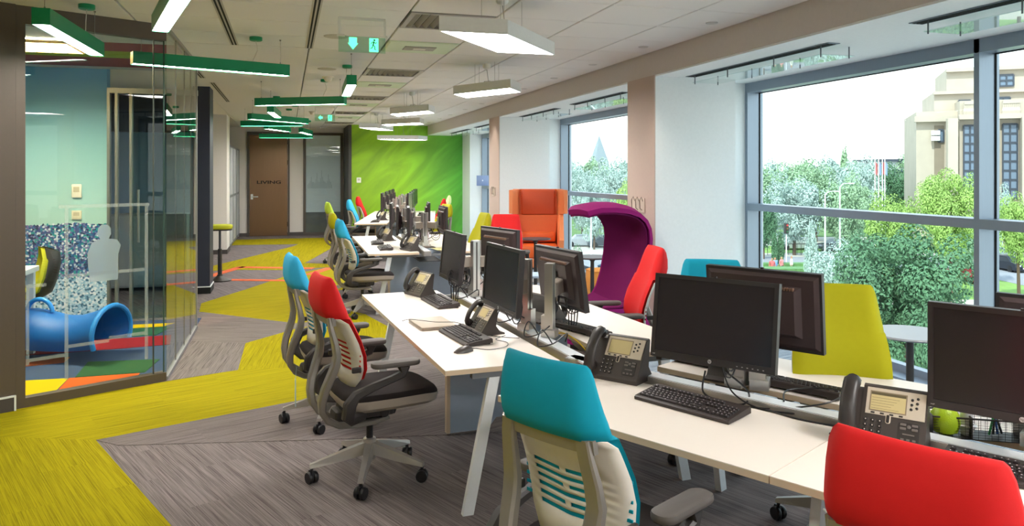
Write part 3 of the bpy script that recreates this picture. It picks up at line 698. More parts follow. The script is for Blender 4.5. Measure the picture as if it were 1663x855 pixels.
def chair(x, y, face, col, label, tall=0):
    global CHused
    group = 'task chairs at the desk benches'
    if CHused: t = dup(CH, (x, y, 0), face, label, group)
    else:
        t = CH; t.location = (x, y, 0); t.rotation_euler = (0, 0, rad(face)); t['label'] = label; t['group'] = group; CHused = True
    for nm in ('backrest', 'side_slots'):
        for ch in t.children:
            if ch.name.split('.')[0] == nm:
                if BM.get((nm, col)) is None:
                    me = ch.data.copy(); me.materials.clear(); me.materials.append(FAB[col]); BM[(nm, col)] = me
                ch.data = BM[(nm, col)]
    return t
chair(.446, 4.33, 12, 'red', 'red-backed task chair in profile at the left of the second bench')
chair(.30, 5.40, 8, 'blue', 'turquoise-backed task chair just behind the red one on the left')
for ch in bpy.data.objects:
    if ch.get('label', '').startswith('turquoise-backed task chair just behind'):
        obj('hanging_tag', MB().span((-.27, -.16, .16), (-.265, -.14, .34)).tube([(-.267, -.15, .34), (-.26, -.15, .42)], .002, 5), mat('tag_blue', '#b9d3dd', .5), ch)
chair(.98, 2.30, 28, 'turquoise', 'turquoise-backed task chair in the foreground with slotted cream back shell')
chair(1.475, 1.40, 28, 'red', 'red-backed task chair cut off at the bottom right corner')
chair(.87, 9.25, 4, 'blue', 'turquoise-backed task chair at the near left of the third bench')
chair(.87, 10.75, 4, 'olive', 'yellow-backed task chair behind the turquoise one at the third bench')
chair(1.0, 14.6, 4, 'lime', 'lime green task chair at the near left corner of the farthest bench')
chair(1.48, 15.75, -11, 'blue', 'blue task chair on the left of the farthest bench')
chair(1.83, 17.7, -11, 'red', 'red task chair on the left of the farthest bench, nearest the green wall')
chair(2.38, 5.20, 172, 'red', 'red-backed task chair facing left beside the purple hooded seat')
chair(2.485, 2.954, 240, 'olive', 'olive yellow task chair in front of the big window')
chair(2.46, 4.07, 240, 'turquoise', 'teal task chair mostly hidden behind the two black monitors')
chair(2.34, 10.1, 186, 'olive', 'olive task chair seen edge-on left of the orange wing chair')
chair(2.70, 9.45, 252, 'red', 'red task chair seen from the front beside the orange wing chair')
chair(2.42, 13.0, 195, 'olive', 'olive task chair on the right between the third and farthest benches')
chair(2.90, 15.8, 170, 'red', 'red task chair with pale edges on the right of the farthest bench')
chair(3.45, 17.9, 170, 'pale', 'pale yellow task chair farthest away on the right by the green wall')

# ================================================================== monitors
BEZ = mat('bezel_black', '#2a2425', .42); SCRN = mat('screen_off', '#2a2529', .22, spec=.4); HOUS = mat('monitor_back', '#3d3031', .4)
def make_monitor():
    t = thing('monitor', 'p', 'monitor'); W_, H_ = .556, .365
    fr = MB(); b = .018
    for a, c in (((-W_/2, 0), (W_/2, .028)), ((-W_/2, H_-b), (W_/2, H_)), ((-W_/2, .028), (-W_/2+b, H_-b)), ((W_/2-b, .028), (W_/2, H_-b))): fr.span((a[0], -.012, a[1]), (c[0], .018, c[1]))
    fr.span((-W_/2+b, .004, .028), (W_/2-b, .018, H_-b))
    obj('bezel', fr, BEZ, t)
    obj('screen', MB().span((-W_/2+b, -.008, .028), (W_/2-b, .003, H_-b)), SCRN, t)
    rd = MB(); w2, h2 = W_/2-.012, H_/2
    rd.loft([[(-w2, .018, .014), (w2, .018, .014), (w2, .018, H_-.014), (-w2, .018, H_-.014)], [(-w2+.02, .03, .03), (w2-.02, .03, .03), (w2-.02, .03, H_-.03), (-w2+.02, .03, H_-.03)]])
    rd.loft([[(-.19, .03, .065), (.19, .03, .065), (.19, .03, .30), (-.19, .03, .30)], [(-.165, .055, .085), (.165, .055, .085), (.165, .055, .28), (-.165, .055, .28)]])
    h = obj('back_housing', rd, HOUS, t)
    vn = MB()
    for i in range(26): vn.box((-.16+i*.0128, .048, .291), (.006, .016, .012))
    v = obj('vent_ribs', vn, mat('vent_brown', '#7a5b4a', .5), h); 
    mp = MB().box((0, .058, .18), (.11, .012, .11)); obj('mount_plate', mp, DARK, t)
    dots = MB()
    for i in range(6): dots.box((.12+i*.022, -.0125, .012), (.006, .002, .003))
    obj('buttons', dots, mat('button_grey', '#a5a0a0', .4), t)
    obj('logo_badge', MB().lathe((0, -.012, .0135), [(.0085, -.0015), (.0085, .0008)], 18, 'y'), mat('badge_silver', '#c7c7cc', .3, .5), t)
    lg = obj('logo_letters', textmesh('hp', .0115, BEZ, .0003), None, t, loc=(0, -.0138, .0138), rot=(PI/2, 0, 0))
    tx = obj('model_text', textmesh('HP  ZR24w', .0065, mat('print_grey', '#c9c6c2', .5), .0002, 1.2, align='LEFT'), None, t, loc=(-W_/2+.01, -.0125, .011), rot=(PI/2, 0, 0))
    bpy.data.objects.remove(tx)
    nt_ = obj('brand_text', textmesh('HP', .0065, mat('print_grey', '#c9c6c2', .5), .0002, 1.6, align='LEFT'), None, t, loc=(-W_/2+.01, -.0125, .011), rot=(PI/2, 0, 0))
    obj('webcam_notch', MB().box((0, 0, H_+.003), (.012, .012, .008)), BEZ, t)
    return t
MON = make_monitor(); MONused = False
def monitor(x, y, z, face, label, tilt=0):
    """face: azimuth from the screen to the rear (local +y)"""
    global MONused
    g = 'black monitors on the desk benches'
    if MONused: t = dup(MON, None, None, label, g)
    else: t = MON; MONused = True; t['label'] = label; t['group'] = g
    t.rotation_mode = 'XYZ'; t.location = (x, y, z); t.rotation_euler = (rad(tilt), 0, rad(face-90)); return t
# arm with its post standing on the rail
def make_arm(hpost=.42, reach=.16, zarm=.26, side=1):
    t = thing('monitor_stand', 'p', 'monitor arm')
    p = MB().span((-.024, -.03, 0), (.024, .03, hpost)); obj('post', p, SILV, t)
    gr = MB(); 
    for x in (-.0245, .0245): gr.box((x, 0, hpost/2), (.002, .012, hpost-.02))
    obj('groove', gr, mat('groove_dark', '#4a4644', .5), t)
    obj('clamp', MB().span((-.04, -.045, -.005), (.04, .045, .11-.07)).span((.024, -.03, .03), (.045, .03, .12)), SILV, t)
    a = MB().rbox((0, -.03-reach/2, zarm), (.055, reach, .085), .008); ar = obj('arm', a, mat('arm_bronze', '#a09488', .35, .5), t)
    for dx in (-.02, .02): obj('arm_cap', MB().box((dx, -.035-reach, zarm), (.018, .02, .09)), SILV, ar)
    obj('swivel', MB().lathe((0, -.05-reach, zarm+.03), [(.02, -.035), (.022, -.03), (.022, .03), (.02, .035)], 12, 'x').box((0, -.055-reach, zarm+.045), (.04, .02, .11)), SILV, t)
    cb = MB(); random.seed(5)
    for k in range(4):
        r = .035+.008*k; cx = random.uniform(-.02, .03)
        cb.tube([(cx+.02*math.sin(k), -.06-reach*.6+r*math.cos(q*PI/6), zarm-.07-.02*k+r*1.2*math.sin(q*PI/6)) for q in range(13)], .0035, 5)
    cb.tube([(.02, -.08-reach, zarm), (.03, -.1-reach, zarm-.09), (.0, -.05-reach*.5, zarm-.14), (.0, -.01, zarm-.2), (.0, .03, .02)], .004, 5)
    obj('cables', cb, WHEEL, t, True)
    return t
def arm(x, y, z, mx, my, label):
    """post at x, y; the arm reaches towards the monitor centre mx, my"""
    dist = math.hypot(mx-x, my-y); face = math.degrees(math.atan2(y-my, x-mx))
    t = make_arm(reach=max(.05, dist-.128)); t.location = (x, y, z); t.rotation_euler = (0, 0, rad(face-90)); t['label'] = label; t['group'] = 'aluminium monitor arms on the desk rails'; t['category'] = 'monitor arm'; return t
RZ = DZ+.024
# bench A
def AM(x, y, face, label, alabel, dist=.29, z=.885, tilt=0, side=0, post=None):
    monitor(x, y, z, face, label, tilt); f = rad(face)
    if post is None: post = (x+dist*math.cos(f)-side*math.sin(f), y+dist*math.sin(f)+side*math.cos(f))
    arm(post[0], post[1], RZ, x, y, alabel)
AM(1.72, 2.86, 35, 'large black monitor facing the camera on the nearest bench, above the big keyboard', 'monitor arm behind the nearest full-view monitor', .24, side=-.02, tilt=-8)
AM(2.158, 3.106, 212, 'black monitor seen from behind in front of the olive chair', 'monitor arm holding the monitor in front of the olive chair', .24, side=.08, tilt=-5)
AM(2.294, 1.908, 31, 'black monitor cut off by the right edge, beside the silver-faced phone', 'monitor arm behind the monitor at the right edge', .24)
p = FA.w(1.12, -.66)
AM(p[0], p[1], 208, 'black monitor back just showing above the one at the right edge', 'monitor arm of the farther monitor at the right edge', .24, z=.87)
# bench B
AM(1.165, 4.19, 5, 'dark monitor on the second bench in front of the orange wing chair', 'monitor arm post between the two middle monitors, left one', z=.915, tilt=-4, post=FB.w(.70, .70)[:2])
AM(1.66, 4.46, 189, 'monitor seen from behind left of the red chair', 'monitor arm post between the two middle monitors, right one', z=.87, tilt=-8, post=(1.459, 4.17))
AM(1.175, 5.638, 3, 'slim dark monitor above the small keyboard at the far end of the second bench', 'monitor arm behind the slim monitor at the far end of the second bench', .24, z=.885, side=.1, tilt=-6)
AM(1.60, 5.75, 195, 'monitor back peeking over between the red and olive chairs', 'short monitor arm at the far end of the second bench', .22, z=.90)
for i, (n, s, f, lab) in enumerate(((.55, .55, 352, 'tall pair of monitors on the third bench, right one'), (.45, .85, 352, 'tall pair of monitors on the third bench, left one'), (.50, 1.9, 350, 'monitor at the far left of the third bench'),
      (1.02, .60, 178, 'dark monitor back on the right side of the third bench'), (1.05, 1.9, 172, 'dark monitor back behind another on the right of the third bench'))):
    w = FC.w(n, s); q = FC.w(n+.22 if n < .7 else n-.22, s+.10); AM(w[0], w[1], f, lab, 'monitor arm of the '+lab, z=.895, post=q[:2])
for i in range(4):
    for n, f, sd in ((.48, 346, 'left'), (1.02, 160, 'right')):
        w = FD.w(n, .55+i*1.15); q = FD.w(n+.22 if n < .7 else n-.22, .62+i*1.15); nm = ['nearest', 'second', 'third', 'last'][i]
        AM(w[0], w[1], f+random.uniform(-6, 6), '%s monitor on the %s side of the farthest bench' % (nm, sd), '%s monitor arm on the %s side of the farthest bench' % (nm, sd), z=.93, post=q[:2])
# ================================================================== keyboards
KB = mat('keyboard_black', '#332a28', .5); KEY = mat('key_black', '#2a2223', .45); KEYL = mat('key_legend', '#b9aeb0', .5)
def keymesh(w, d=.0165):
    mb = MB(); a, b = w/2, d/2; t = .0022
    mb.loft([[(-a, -b, 0), (a, -b, 0), (a, b, 0), (-a, b, 0)], [(-a+t, -b+t, .0075), (a-t, -b+t, .0075), (a-t, b-t, .0085), (-a+t, b-t, .0085)]]); return mb
def layout():
    U = .0190; K = []
    x0 = -.215; ys = [.048, .020, .001, -.018, -.037, -.056]
    def row(y, ws, x):
        for w in ws: K.append((x+w*U/2, y, w*U-.0018)); x += w*U
    K.append((x0+U/2, ys[0], U-.0018))
    for g_ in range(3): row(ys[0], [1]*4, x0+U*(2+g_*4.5))
    row(ys[1], [1]*13+[2], x0); row(ys[2], [1.5]+[1]*12+[1.5], x0); row(ys[3], [1.75]+[1]*12+[1.25], x0); row(ys[4], [1.25]+[1]*11+[2.75], x0); row(ys[5], [1.25, 1.25, 1.25, 6.25, 1.25, 1.25, 1.25, 1.25], x0)
    xn = x0+U*15.25; row(ys[0], [1]*3, xn); row(ys[1], [1]*3, xn); row(ys[2], [1]*3, xn); row(ys[4], [1], xn+U); row(ys[5], [1]*3, xn)
    xp = x0+U*18.5
    for y in ys[1:]: row(y, [1]*4, xp)
    return K
LAY = layout()
def kb_body():
    mb = MB(); W_, D_ = .455, .165
    prof = [(-.0825, 0), (-.0825, .012), (-.074, .016), (.0825-.022, .026), (.076, .028), (.0825, .022), (.0825, 0)]
    mb.prism_x(prof, -W_/2, W_/2); return mb
slope = math.atan2(.010, .135)
def make_kb(single):
    t = thing('keyboard', 'p', 'keyboard')
    obj('body', kb_body(), KB, t)
    M0 = Matrix.Translation((0, 0, .0205)) @ Matrix.Rotation(slope, 4, 'X')
    if single:
        cache = {}; lm = keymesh(.004, .004)
        for x, y, w in LAY:
            k = round(w, 4)
            if k not in cache: cache[k] = keymesh(w).mesh('key', KEY)
            o = bpy.data.objects.new('key', cache[k]); COL.objects.link(o); o.parent = t; o.location = M0 @ Vector((x, y, 0)); o.rotation_euler = (slope, 0, 0)
        lg = MB(); lg.M = M0
        for x, y, w in LAY: lg.box((x-.002, y+.002, .0086), (.004, .0045, .0003))
        q = obj('key_legends', lg, KEYL, t); q['kind'] = 'stuff'
    else:
        mb = MB()
        for x, y, w in LAY:
            mb.M = M0 @ Matrix.Translation((x, y, 0)); k = keymesh(w); mb.add(k.v, k.f)
        q = obj('keys', mb, KEY, t); q['kind'] = 'stuff'
    obj('foot', MB().box((-.19, .072, -.004), (.03, .006, .02)), KB, t); obj('foot', MB().box((.19, .072, -.004), (.03, .006, .02)), KB, t)
    return t
K1 = make_kb(True); K2 = make_kb(False); u1 = u2 = False
def kboard(single, x, y, rz, label):
    global u1, u2
    src = K1 if single else K2; used = u1 if single else u2
    g_ = 'black keyboards on the desk benches'
    t = dup(src, None, None, label, g_) if used else src
    if single: u1 = True
    else: u2 = True
    t['label'] = label; t['group'] = g_; t.location = (x, y, DZ+.002); t.rotation_euler = (rad(3.5), 0, rad(rz)); t.location.z = DZ+.006
    return t
kboard(True, 1.599, 2.812, -64, 'big black keyboard lying in front of the nearest monitor')
kboard(True, 2.22, 1.85, -61, 'black keyboard at the lower right edge beside the red chair')
kboard(False, 1.00, 4.36, -82, 'black keyboard beside the mouse on the second bench')
kboard(False, 1.085, 5.55, -84, 'small-looking black keyboard in front of the far left phone on the second bench')
kboard(False, 1.72, 4.40, 108, 'black keyboard on the right half of the second bench, left of the red chair')
kboard(False, 2.19, 2.93, 119, 'black keyboard behind the nearest monitor, near the olive chair')
p = FA.w(1.12, .93); kboard(False, p[0], p[1], 119, 'keyboard glimpsed between the silver-faced phone and the nearest monitor')
p = FC.w(.26, .55); kboard(False, p[0], p[1], -92, 'nearer of the two keyboards on the third bench')
p = FC.w(.24, 1.3); kboard(False, p[0], p[1], -95, 'farther of the two keyboards on the third bench')
p = FD.w(.35, .5); kboard(False, p[0], p[1], -100, 'keyboard on the near left corner of the farthest bench')
p = FD.w(1.2, 2.2); kboard(False, p[0], p[1], 80, 'keyboard on the right side of the farthest bench before the green wall')
p = FD.w(1.2, 3.2); kboard(False, p[0], p[1], 80, 'keyboard on the right side of the farthest bench, farther one')

# ================================================================== desk phones
PH = mat('phone_charcoal', '#3f3835', .45); PHS = mat('phone_silver', '#cfc3b2', .35, .15); PHB = mat('phone_button', '#241f1f', .4); HS = mat('handset_black', '#2c2726', .38)
LCD = mat('lcd_cream', '#cdbd8a', .3); LCDD = mat('lcd_ink', '#5c5238', .5); BTL = mat('button_legend', '#b8b0a8', .5)
def make_phone(kind):
    t = thing('desk_phone', 'p', 'phone')
    prof = [(-.09, 0), (-.095, .018), (-.088, .026), (.012, .176), (.024, .180), (.034, .172), (.028, .13), (.02, .06), (.05, .02), (.085, .01), (.085, 0)]
    obj('body', MB().prism_x(prof, -.062, .132), PH, t)
    prof2 = [(-.09, 0), (-.095, .014), (-.088, .02), (.006, .160), (.022, .165), (.03, .155), (.02, .06), (.06, .01), (.06, 0)]
    obj('cradle', MB().prism_x(prof2, -.128, -.0625), PH, t)
    # frame of the sloping face: u = x, v = up the slope, n = outwards
    O = Vector((0, -.088, .026)); v = Vector((0, .100, .150)).normalized(); n = Vector((0, -v.z, v.y)); M_ = Matrix(((1, v.x, n.x, O.x), (0, v.y, n.y, O.y), (0, v.z, n.z, O.z), (0, 0, 0, 1)))
    Ls = .178
    bz = MB(); bz.M = M_; bz.span((-.050, .085, 0), (.126, Ls-.003, .003)); fb = obj('face_bezel', bz, PHS, t)
    sc = MB(); sc.M = M_; sc.span((-.036, .100, .003), (.068, Ls-.018, .0038)); s_ = obj('screen', sc, LCD, t)
    if kind == 1:
        tx = MB(); tx.M = M_; tx.span((-.036, Ls-.027, .0038), (.068, Ls-.018, .0041))
        for i in range(6): tx.span((-.034, Ls-.037-i*.009, .0038), (.05-((i*37) % 4)*.008, Ls-.0362-i*.009, .0041))
        obj('screen_lines', tx, LCDD, s_)
    sf = MB(); sf.M = M_; sf.span((-.040, .096, .003), (-.036, Ls-.014, .0034)); sf.span((.068, .096, .003), (.072, Ls-.014, .0034)); sf.span((-.036, .096, .003), (.068, .100, .0034)); sf.span((-.036, Ls-.018, .003), (.068, Ls-.014, .0034))
    obj('screen_frame', sf, mat('screen_frame_brown', '#8d7c66', .5), t)
    b = MB(); b.M = M_
    for i in range(4): b.rbox((-.027+i*.028, .090, .0042), (.012, .005, .003), .001)
    for r in range(3):
        for c in range(2): b.lathe((.085+c*.016+r*.001, .118+r*.016+c*.006, 0), [(.0045, .002), (.0045, .005), (.003, .006)], 8)
    for r in range(4):
        for c in range(3): b.lathe((-.046+c*.0215, .012+r*.0175, 0), [(.0072, 0), (.0072, .003), (.0055, .0045)], 10)
    q = obj('keypad', b, PHB, t, True); q['kind'] = 'stuff'
    lg = MB(); lg.M = M_
    for r in range(4):
        for c in range(3): lg.box((-.046+c*.0215, .012+r*.0175, .0047), (.0035, .004, .0004))
    obj('key_legends', lg, BTL, t)['kind'] = 'stuff'
    nv = MB(); nv.M = M_; nv.rbox((.020, .077, .002), (.016, .034, .003), .001, .007, 4); nb = obj('navigation_surround', nv, PHS, t)
    n2 = MB(); n2.M = M_; n2.rbox((.020, .075, .0045), (.009, .026, .004), .001, .004, 4); obj('navigation_key', n2, PHB, nb)
    cl = MB(); cl.M = M_; cl.rbox((.083, .042, .001), (.062, .066, .002), .0008, .01, 4); c_ = obj('function_panel', cl, mat('function_panel', '#2f2a28', .45), t)
    cb = MB(); cb.M = M_
    for i in range(2):
        for s in (-1, 1): cb.rbox((.083+s*.017, .066-i*.013, .003), (.017, .008, .003), .001)
    cb.lathe((.083, .060, 0), [(.006, .002), (.006, .005), (.004, .006)], 10); cb.box((.083, .035, .003), (.034, .004, .002))
    for i in range(3): cb.box((.066+i*.017, .018, .003), (.009, .006, .002))
    obj('function_keys', cb, mat('function_key', '#6b6460', .4), c_, True)
    # handset
    hp = MB(); A0 = Vector((-.096, -.082, .030)); 
    rings = []
    for k in range(13):
        s = k/12; c = A0+v*(s*.200-.004); bow = .020+.030*(1-(2*s-1)**2); e = abs(2*s-1)
        wdt = .026+.004*e**3; th = .011+.012*max(0, (e-.62)/.38)
        if k in (0, 12): wdt *= .55; th *= .5
        c = c+n*(bow+ (-.006 if e > .7 else 0)); ring = []
        for j in range(12):
            a = 2*PI*j/12; ring.append(tuple(c+Vector((1, 0, 0))*wdt*math.cos(a)+n*th*1.3*math.sin(a)))
        rings.append(ring)
    hp.loft(rings); obj('handset', hp, HS, t, True)
    for s in (.12, .88):
        cups = MB(); c = A0+v*(s*.2); cups.loft([[tuple(c+n*h+Vector((1, 0, 0))*r*math.cos(2*PI*j/12)+v*r*math.sin(2*PI*j/12)) for j in range(12)] for r, h in ((.022, -.004), (.025, .012), (.022, .03))])
        obj('handset_cup', cups, HS, t, True)
    cd = MB(); pts = []
    for k in range(70): a = k*.9; s = k/69; pts.append((-.115-.03*math.sin(s*PI)+.008*math.cos(a), -.09+.005*math.sin(a)-.02*s+.06*s*s, .012+.008*abs(math.sin(a*.5))))
    cd.tube(pts, .0025, 5); obj('coiled_cord', cd, WHEEL, t, True)
    return t
P1 = make_phone(1); P2 = make_phone(0)
used = set()
def phone(src, x, y, rz, label, sc=1.0):
    g_ = 'desk telephones on the benches'
    t = dup(src, None, None, label, g_) if src.name in used else src
    used.add(src.name); t['label'] = label; t['group'] = g_; t.location = (x, y, DZ); t.rotation_euler = (0, 0, rad(rz)); t.scale = (sc,)*3; return t
phone(P1, 2.065, 2.26, -52, 'desk phone with silver face and lit menu screen behind the front red chair', 1.08)
phone(P2, 1.515, 3.33, -54, 'desk phone with blank cream screen left of the nearest monitor', 1.08)
phone(P2, 1.03, 6.00, -70, 'dark desk phone standing at the far left of the second bench')
phone(P2, 1.16, 4.50, -80, 'desk phone half hidden under the dark monitor on the second bench', .88)
p = FB.w(.93, .98); phone(P2, p[0], p[1], 110, 'black phone seen from behind between the two middle monitor posts')
p = FA.w(.95, .62); phone(P2, p[0], p[1], 128, 'phone seen from behind, just right of the blank-screen phone')
p = FC.w(.56, .28); phone(P2, p[0], p[1], -70, 'desk phone at the near right end of the third bench', 1.0)
p = FC.w(.42, 1.75); phone(P2, p[0], p[1], -70, 'desk phone behind the two keyboards on the third bench')
p = FD.w(.45, 1.1); phone(P2, p[0], p[1], -80, 'desk phone beside the keyboard on the farthest bench')

# ================================================================== small desk items
t = thing('laptop', 'closed grey laptop lying on the second bench behind the keyboard', 'laptop', (.885, 4.79, DZ), -86)
obj('base', MB().rbox((0, 0, .008), (.33, .225, .012), .004, .012), mat('laptop_grey', '#9b8f82', .4, .3), t, True)
obj('lid', MB().rbox((0, 0, .0185), (.33, .225, .007), .003, .012), mat('laptop_lid', '#b8ab9b', .4, .2), t, True)
obj('hinge', MB().tube([(-.12, .11, .014), (.12, .11, .014)], .005, 8), DARK, t)
t.rotation_euler = (0, 0, rad(-84))
ms = thing('mouse', 'black computer mouse near the corner of the second bench', 'mouse', (.915, 4.02, DZ), -70)
rg = []
for k in range(9):
    s = k/8; x = -.052+.104*s; w = .031*math.sin(PI*(.12+.8*s))**.5; h = .034*math.sin(PI*(.1+.75*(1-s)+.08))**.8
    rg.append([(w*math.cos(PI*j/8), x, max(.001, h*math.sin(PI*j/8))) for j in range(9)])
obj('shell', MB().loft(rg), mat('mouse_shell', '#4a4341', .3), ms, True)
obj('wheel', MB().lathe((0, .028, .026), [(.008, -.004), (.010, 0), (.008, .004)], 12, 'x'), DARK, ms)
def cable(name, label, pts, r=.003, m=None, group='black cables on the desks'):
    # smooth the path
    P = [Vector(p) for p in pts]; out = []
    for i in range(len(P)-1):
        a, b, c, d = P[max(i-1, 0)], P[i], P[i+1], P[min(i+2, len(P)-1)]
        for k in range(6):
            u = k/6; out.append(.5*((2*b)+(c-a)*u+(2*a-5*b+4*c-d)*u*u+(3*b-a-3*c+d)*u**3))
    out.append(P[-1]); return tag(obj(name, MB().tube([tuple(p) for p in out], r, 6), m or WHEEL, None, True), label, 'cable', group)
z = DZ+.004
cable('cable', 'thin mouse cable running back from the mouse', [(.93, 4.06, z), (.99, 4.07, z), (1.06, 4.02, z), (1.16, 4.06, z), (1.20, 4.16, z), (1.16, 4.26, z), (1.24, 4.34, z)], .002)
cable('cable', 'thin black cable lying over the closed laptop', [(.72, 4.95, z), (.76, 4.87, DZ+.028), (.90, 4.74, DZ+.028), (1.01, 4.70, DZ+.028), (1.10, 4.68, z), (1.16, 4.74, z)], .002)
cable('cable', 'headset lead curling beside the phone on the second bench', [(1.06, 4.72, z), (1.04, 4.62, z), (1.10, 4.55, z), (1.14, 4.40, z), (1.22, 4.30, z), (1.30, 4.25, z)], .002)
def aw(n, s, zz=z): return FA.w(n, s, zz)
cable('cable', 'loose black cable looping in front of the keyboard behind the nearest monitor', [aw(.60, .42), aw(.66, .30), aw(.72, .12, DZ+.05), aw(.86, .10, DZ+.07), aw(.93, .22, DZ+.05), aw(.86, .34, DZ+.03), aw(.70, .28, DZ+.03)], .0035)
cable('cable', 'black cable drooping beneath the nearest monitor', [aw(.68, .55, DZ+.12), aw(.64, .48, DZ+.04), aw(.62, .36), aw(.64, .24), aw(.70, .16), aw(.76, .22)], .0035)
cable('cable', 'long black cable running from the power strip towards the silver-faced phone', [aw(.62, .30), aw(.60, .18), aw(.62, .05), aw(.66, -.06, DZ+.02), aw(.70, -.12, DZ+.03), aw(.64, -.22)], .004)
cable('cable', 'black cable bending up out of the tray under the right-hand monitor', [aw(.60, -.46), aw(.58, -.56), aw(.62, -.62, DZ+.06), aw(.70, -.66, DZ+.07), aw(.78, -.72, DZ+.03), aw(.86, -.8)], .004)
cable('cable', 'tangle of thick black cables around the nearest monitor arm, lower one', [aw(.66, .62, DZ+.10), aw(.61, .60, DZ+.02), aw(.60, .50), aw(.63, .42), aw(.70, .44, DZ+.04), aw(.72, .56, DZ+.10)], .004)
for i, (n, s) in enumerate(((.68, .25), (.70, .5), (.69, .95), (.70, 1.9))):
    P = [FB.w(n, s, DZ+.02), FB.w(n-.05, s+.04, DZ+.10), FB.w(n-.10, s-.02, DZ+.03), FB.w(n-.04, s-.09, DZ+.05), FB.w(n+.06, s-.05, DZ+.09), FB.w(n+.10, s+.06, DZ+.02)]
    cable('cable', ['knot of cables at the near end of the second bench rail', 'knot of cables between the middle monitor posts', 'knot of cables behind the phone under the dark monitor', 'knot of cables under the slim far monitor'][i], P, .0038)
cable('cable', 'yellow network cable in the gap of the second bench', [FB.w(.82, .62, DZ-.02), FB.w(.86, .52, DZ+.02), FB.w(.90, .40, DZ-.01), FB.w(.92, .30, DZ-.06)], .004, mat('yellow_cable', '#d8b21e', .5), None)
# hanging cable bunches beneath the middle monitors
for i, (n, s, l) in enumerate(((.98, .62, 'cable bunch hanging from the arm left of the red chair'), (.60, 1.9, 'cable bunch hanging under the slim far monitor'))):
    w = FB.w(n, s); m = MB()
    for k in range(5): 
        r = .03+.006*k; m.tube([(w[0]+.012*k-.03+r*math.cos(q*PI/7), w[1]+.006*k, .93-.02*(k % 3)+r*1.3*math.sin(q*PI/7)) for q in range(15)], .0035, 5)
    for k in range(4): m.tube([(w[0]+.01*k, w[1], .92), (w[0]-.03+.02*k, w[1]+.02, .84), (w[0]-.02+.012*k, w[1]+.03, DZ-.06)], .004, 5)
    tag(obj('cable_bunch', m, WHEEL, None, True), l, 'cables')
# power strip, organiser, pot and cup on bench A
w = aw(.80, .10, DZ-.02); ps = thing('power_strip', 'white power strip lying in the cable gap right of the nearest monitor', 'power strip', (w[0], w[1], DZ-.04), 28.75)
obj('housing', MB().rbox((0, 0, .018), (.055, .28, .036), .006), mat('strip_cream', '#d9c9b0', .5), ps, True)
obj('switch', MB().box((0, -.12, .04), (.02, .03, .008)), DARK, ps)
for k in range(3): obj('socket', MB().lathe((0, -.06+k*.07, .034), [(.018, 0), (.018, .004)], 12), mat('socket_white', '#f0e8da', .4), ps)
w = aw(.72, .02, DZ+.02); ad = thing('adapter', 'cream power adapter resting across the gap above the power strip', 'adapter', (w[0]+.1, w[1]+.05, DZ+.004), 40)
obj('case', MB().rbox((0, 0, .014), (.05, .15, .028), .006), mat('strip_cream', '#d9c9b0'), ad, True); obj('plug', MB().box((0, -.085, .014), (.02, .03, .014)), DARK, ad)
def place_lat(lat, d): return (d*.28318+lat*.95907, d*.95907-lat*.28318)
x, y = place_lat(1.66, 2.80)
og = thing('desk_organiser', 'black wire-mesh desk organiser under the right-hand monitor', 'organiser', (x+.04, y, DZ), -30)
m = MB()
for i in range(15):
    a = -.15+i*.3/14
    for yy in (-.055, .055): m.span((a-.0006, yy-.0006, 0), (a+.0006, yy+.0006, .075))
for j in range(9):
    zz = j*.0092
    for yy in (-.055, .055): m.span((-.15, yy-.0006, zz), (.15, yy+.0006, zz+.0012))
for yy in (-.055, .055): m.span((-.152, yy-.002, .073), (.152, yy+.002, .079))
for xx in (-.15, -.02, .15): m.span((xx-.002, -.055, .073), (xx+.002, .055, .079)); m.span((xx-.001, -.055, 0), (xx+.001, .055, .073))
m.span((-.15, -.055, 0), (.15, .055, .003))
obj('mesh_basket', m, DARK, og)['kind'] = 'stuff'
pt = thing('ball_vase', 'round lime green perforated pot in the mesh organiser', 'pot', (x-.055, y+.035, DZ+.004), 0)
obj('pot', MB().lathe((0, 0, 0), [(.02, 0), (.042, .012), (.052, .045), (.048, .075), (.03, .098), (.018, .100), (.016, .092)], 20), mat('lime_plastic', '#a8c81c', .35, bump=.6, bscale=300), pt, True)
cp = thing('cup', 'small white cup standing in the mesh organiser', 'cup', (x+.02, y+.01, DZ+.004), 0)
obj('body', MB().lathe((0, 0, 0), [(.02, 0), (.024, .02), (.022, .085), (.024, .10), (.018, .10), (.016, .09)], 16), mat('cup_white', '#e6e6ea', .3), cp, True); obj('saucer', MB().lathe((0, 0, .0), [(.03, .03), (.035, .034), (.03, .036)], 16), mat('cup_white', '#e6e6ea'), cp, True)
gb = thing('paper_clip_box', 'small pale blue box at the left end of the mesh organiser', 'box', (x-.14, y+.1, DZ), -30)
obj('box_body', MB().loft([[(-.018, -.012, 0), (.018, -.012, 0), (.018, .012, 0), (-.018, .012, 0)], [(-.024, -.016, .08), (.024, -.016, .08), (.024, .016, .08), (-.024, .016, .08)]]), mat('pale_blue', '#a3c4d6', .4), gb); obj('box_lid', MB().box((0, 0, .083), (.052, .036, .008)), mat('pale_blue', '#a3c4d6'), gb)
for i, c in enumerate(('#1f8a45', '#1c1c20', '#2b5aa0', '#202022')):
    pn = thing('pen', ['green pen leaning in the mesh organiser', 'black pen leaning in the mesh organiser beside the green one', 'blue pen at the back of the mesh organiser', 'black pen farthest right in the mesh organiser'][i], 'pen', (x+.08+.02*i, y-.03, DZ+.008))
    obj('barrel', MB().tube([(0, 0, 0), (.05-.03*i, .01, .12)], .004, 8), mat('pen_%d' % i, c, .4), pn, True); obj('cap', MB().tube([(.05-.03*i, .01, .12), (.058-.035*i, .012, .14)], .0045, 8), DARK, pn, True)
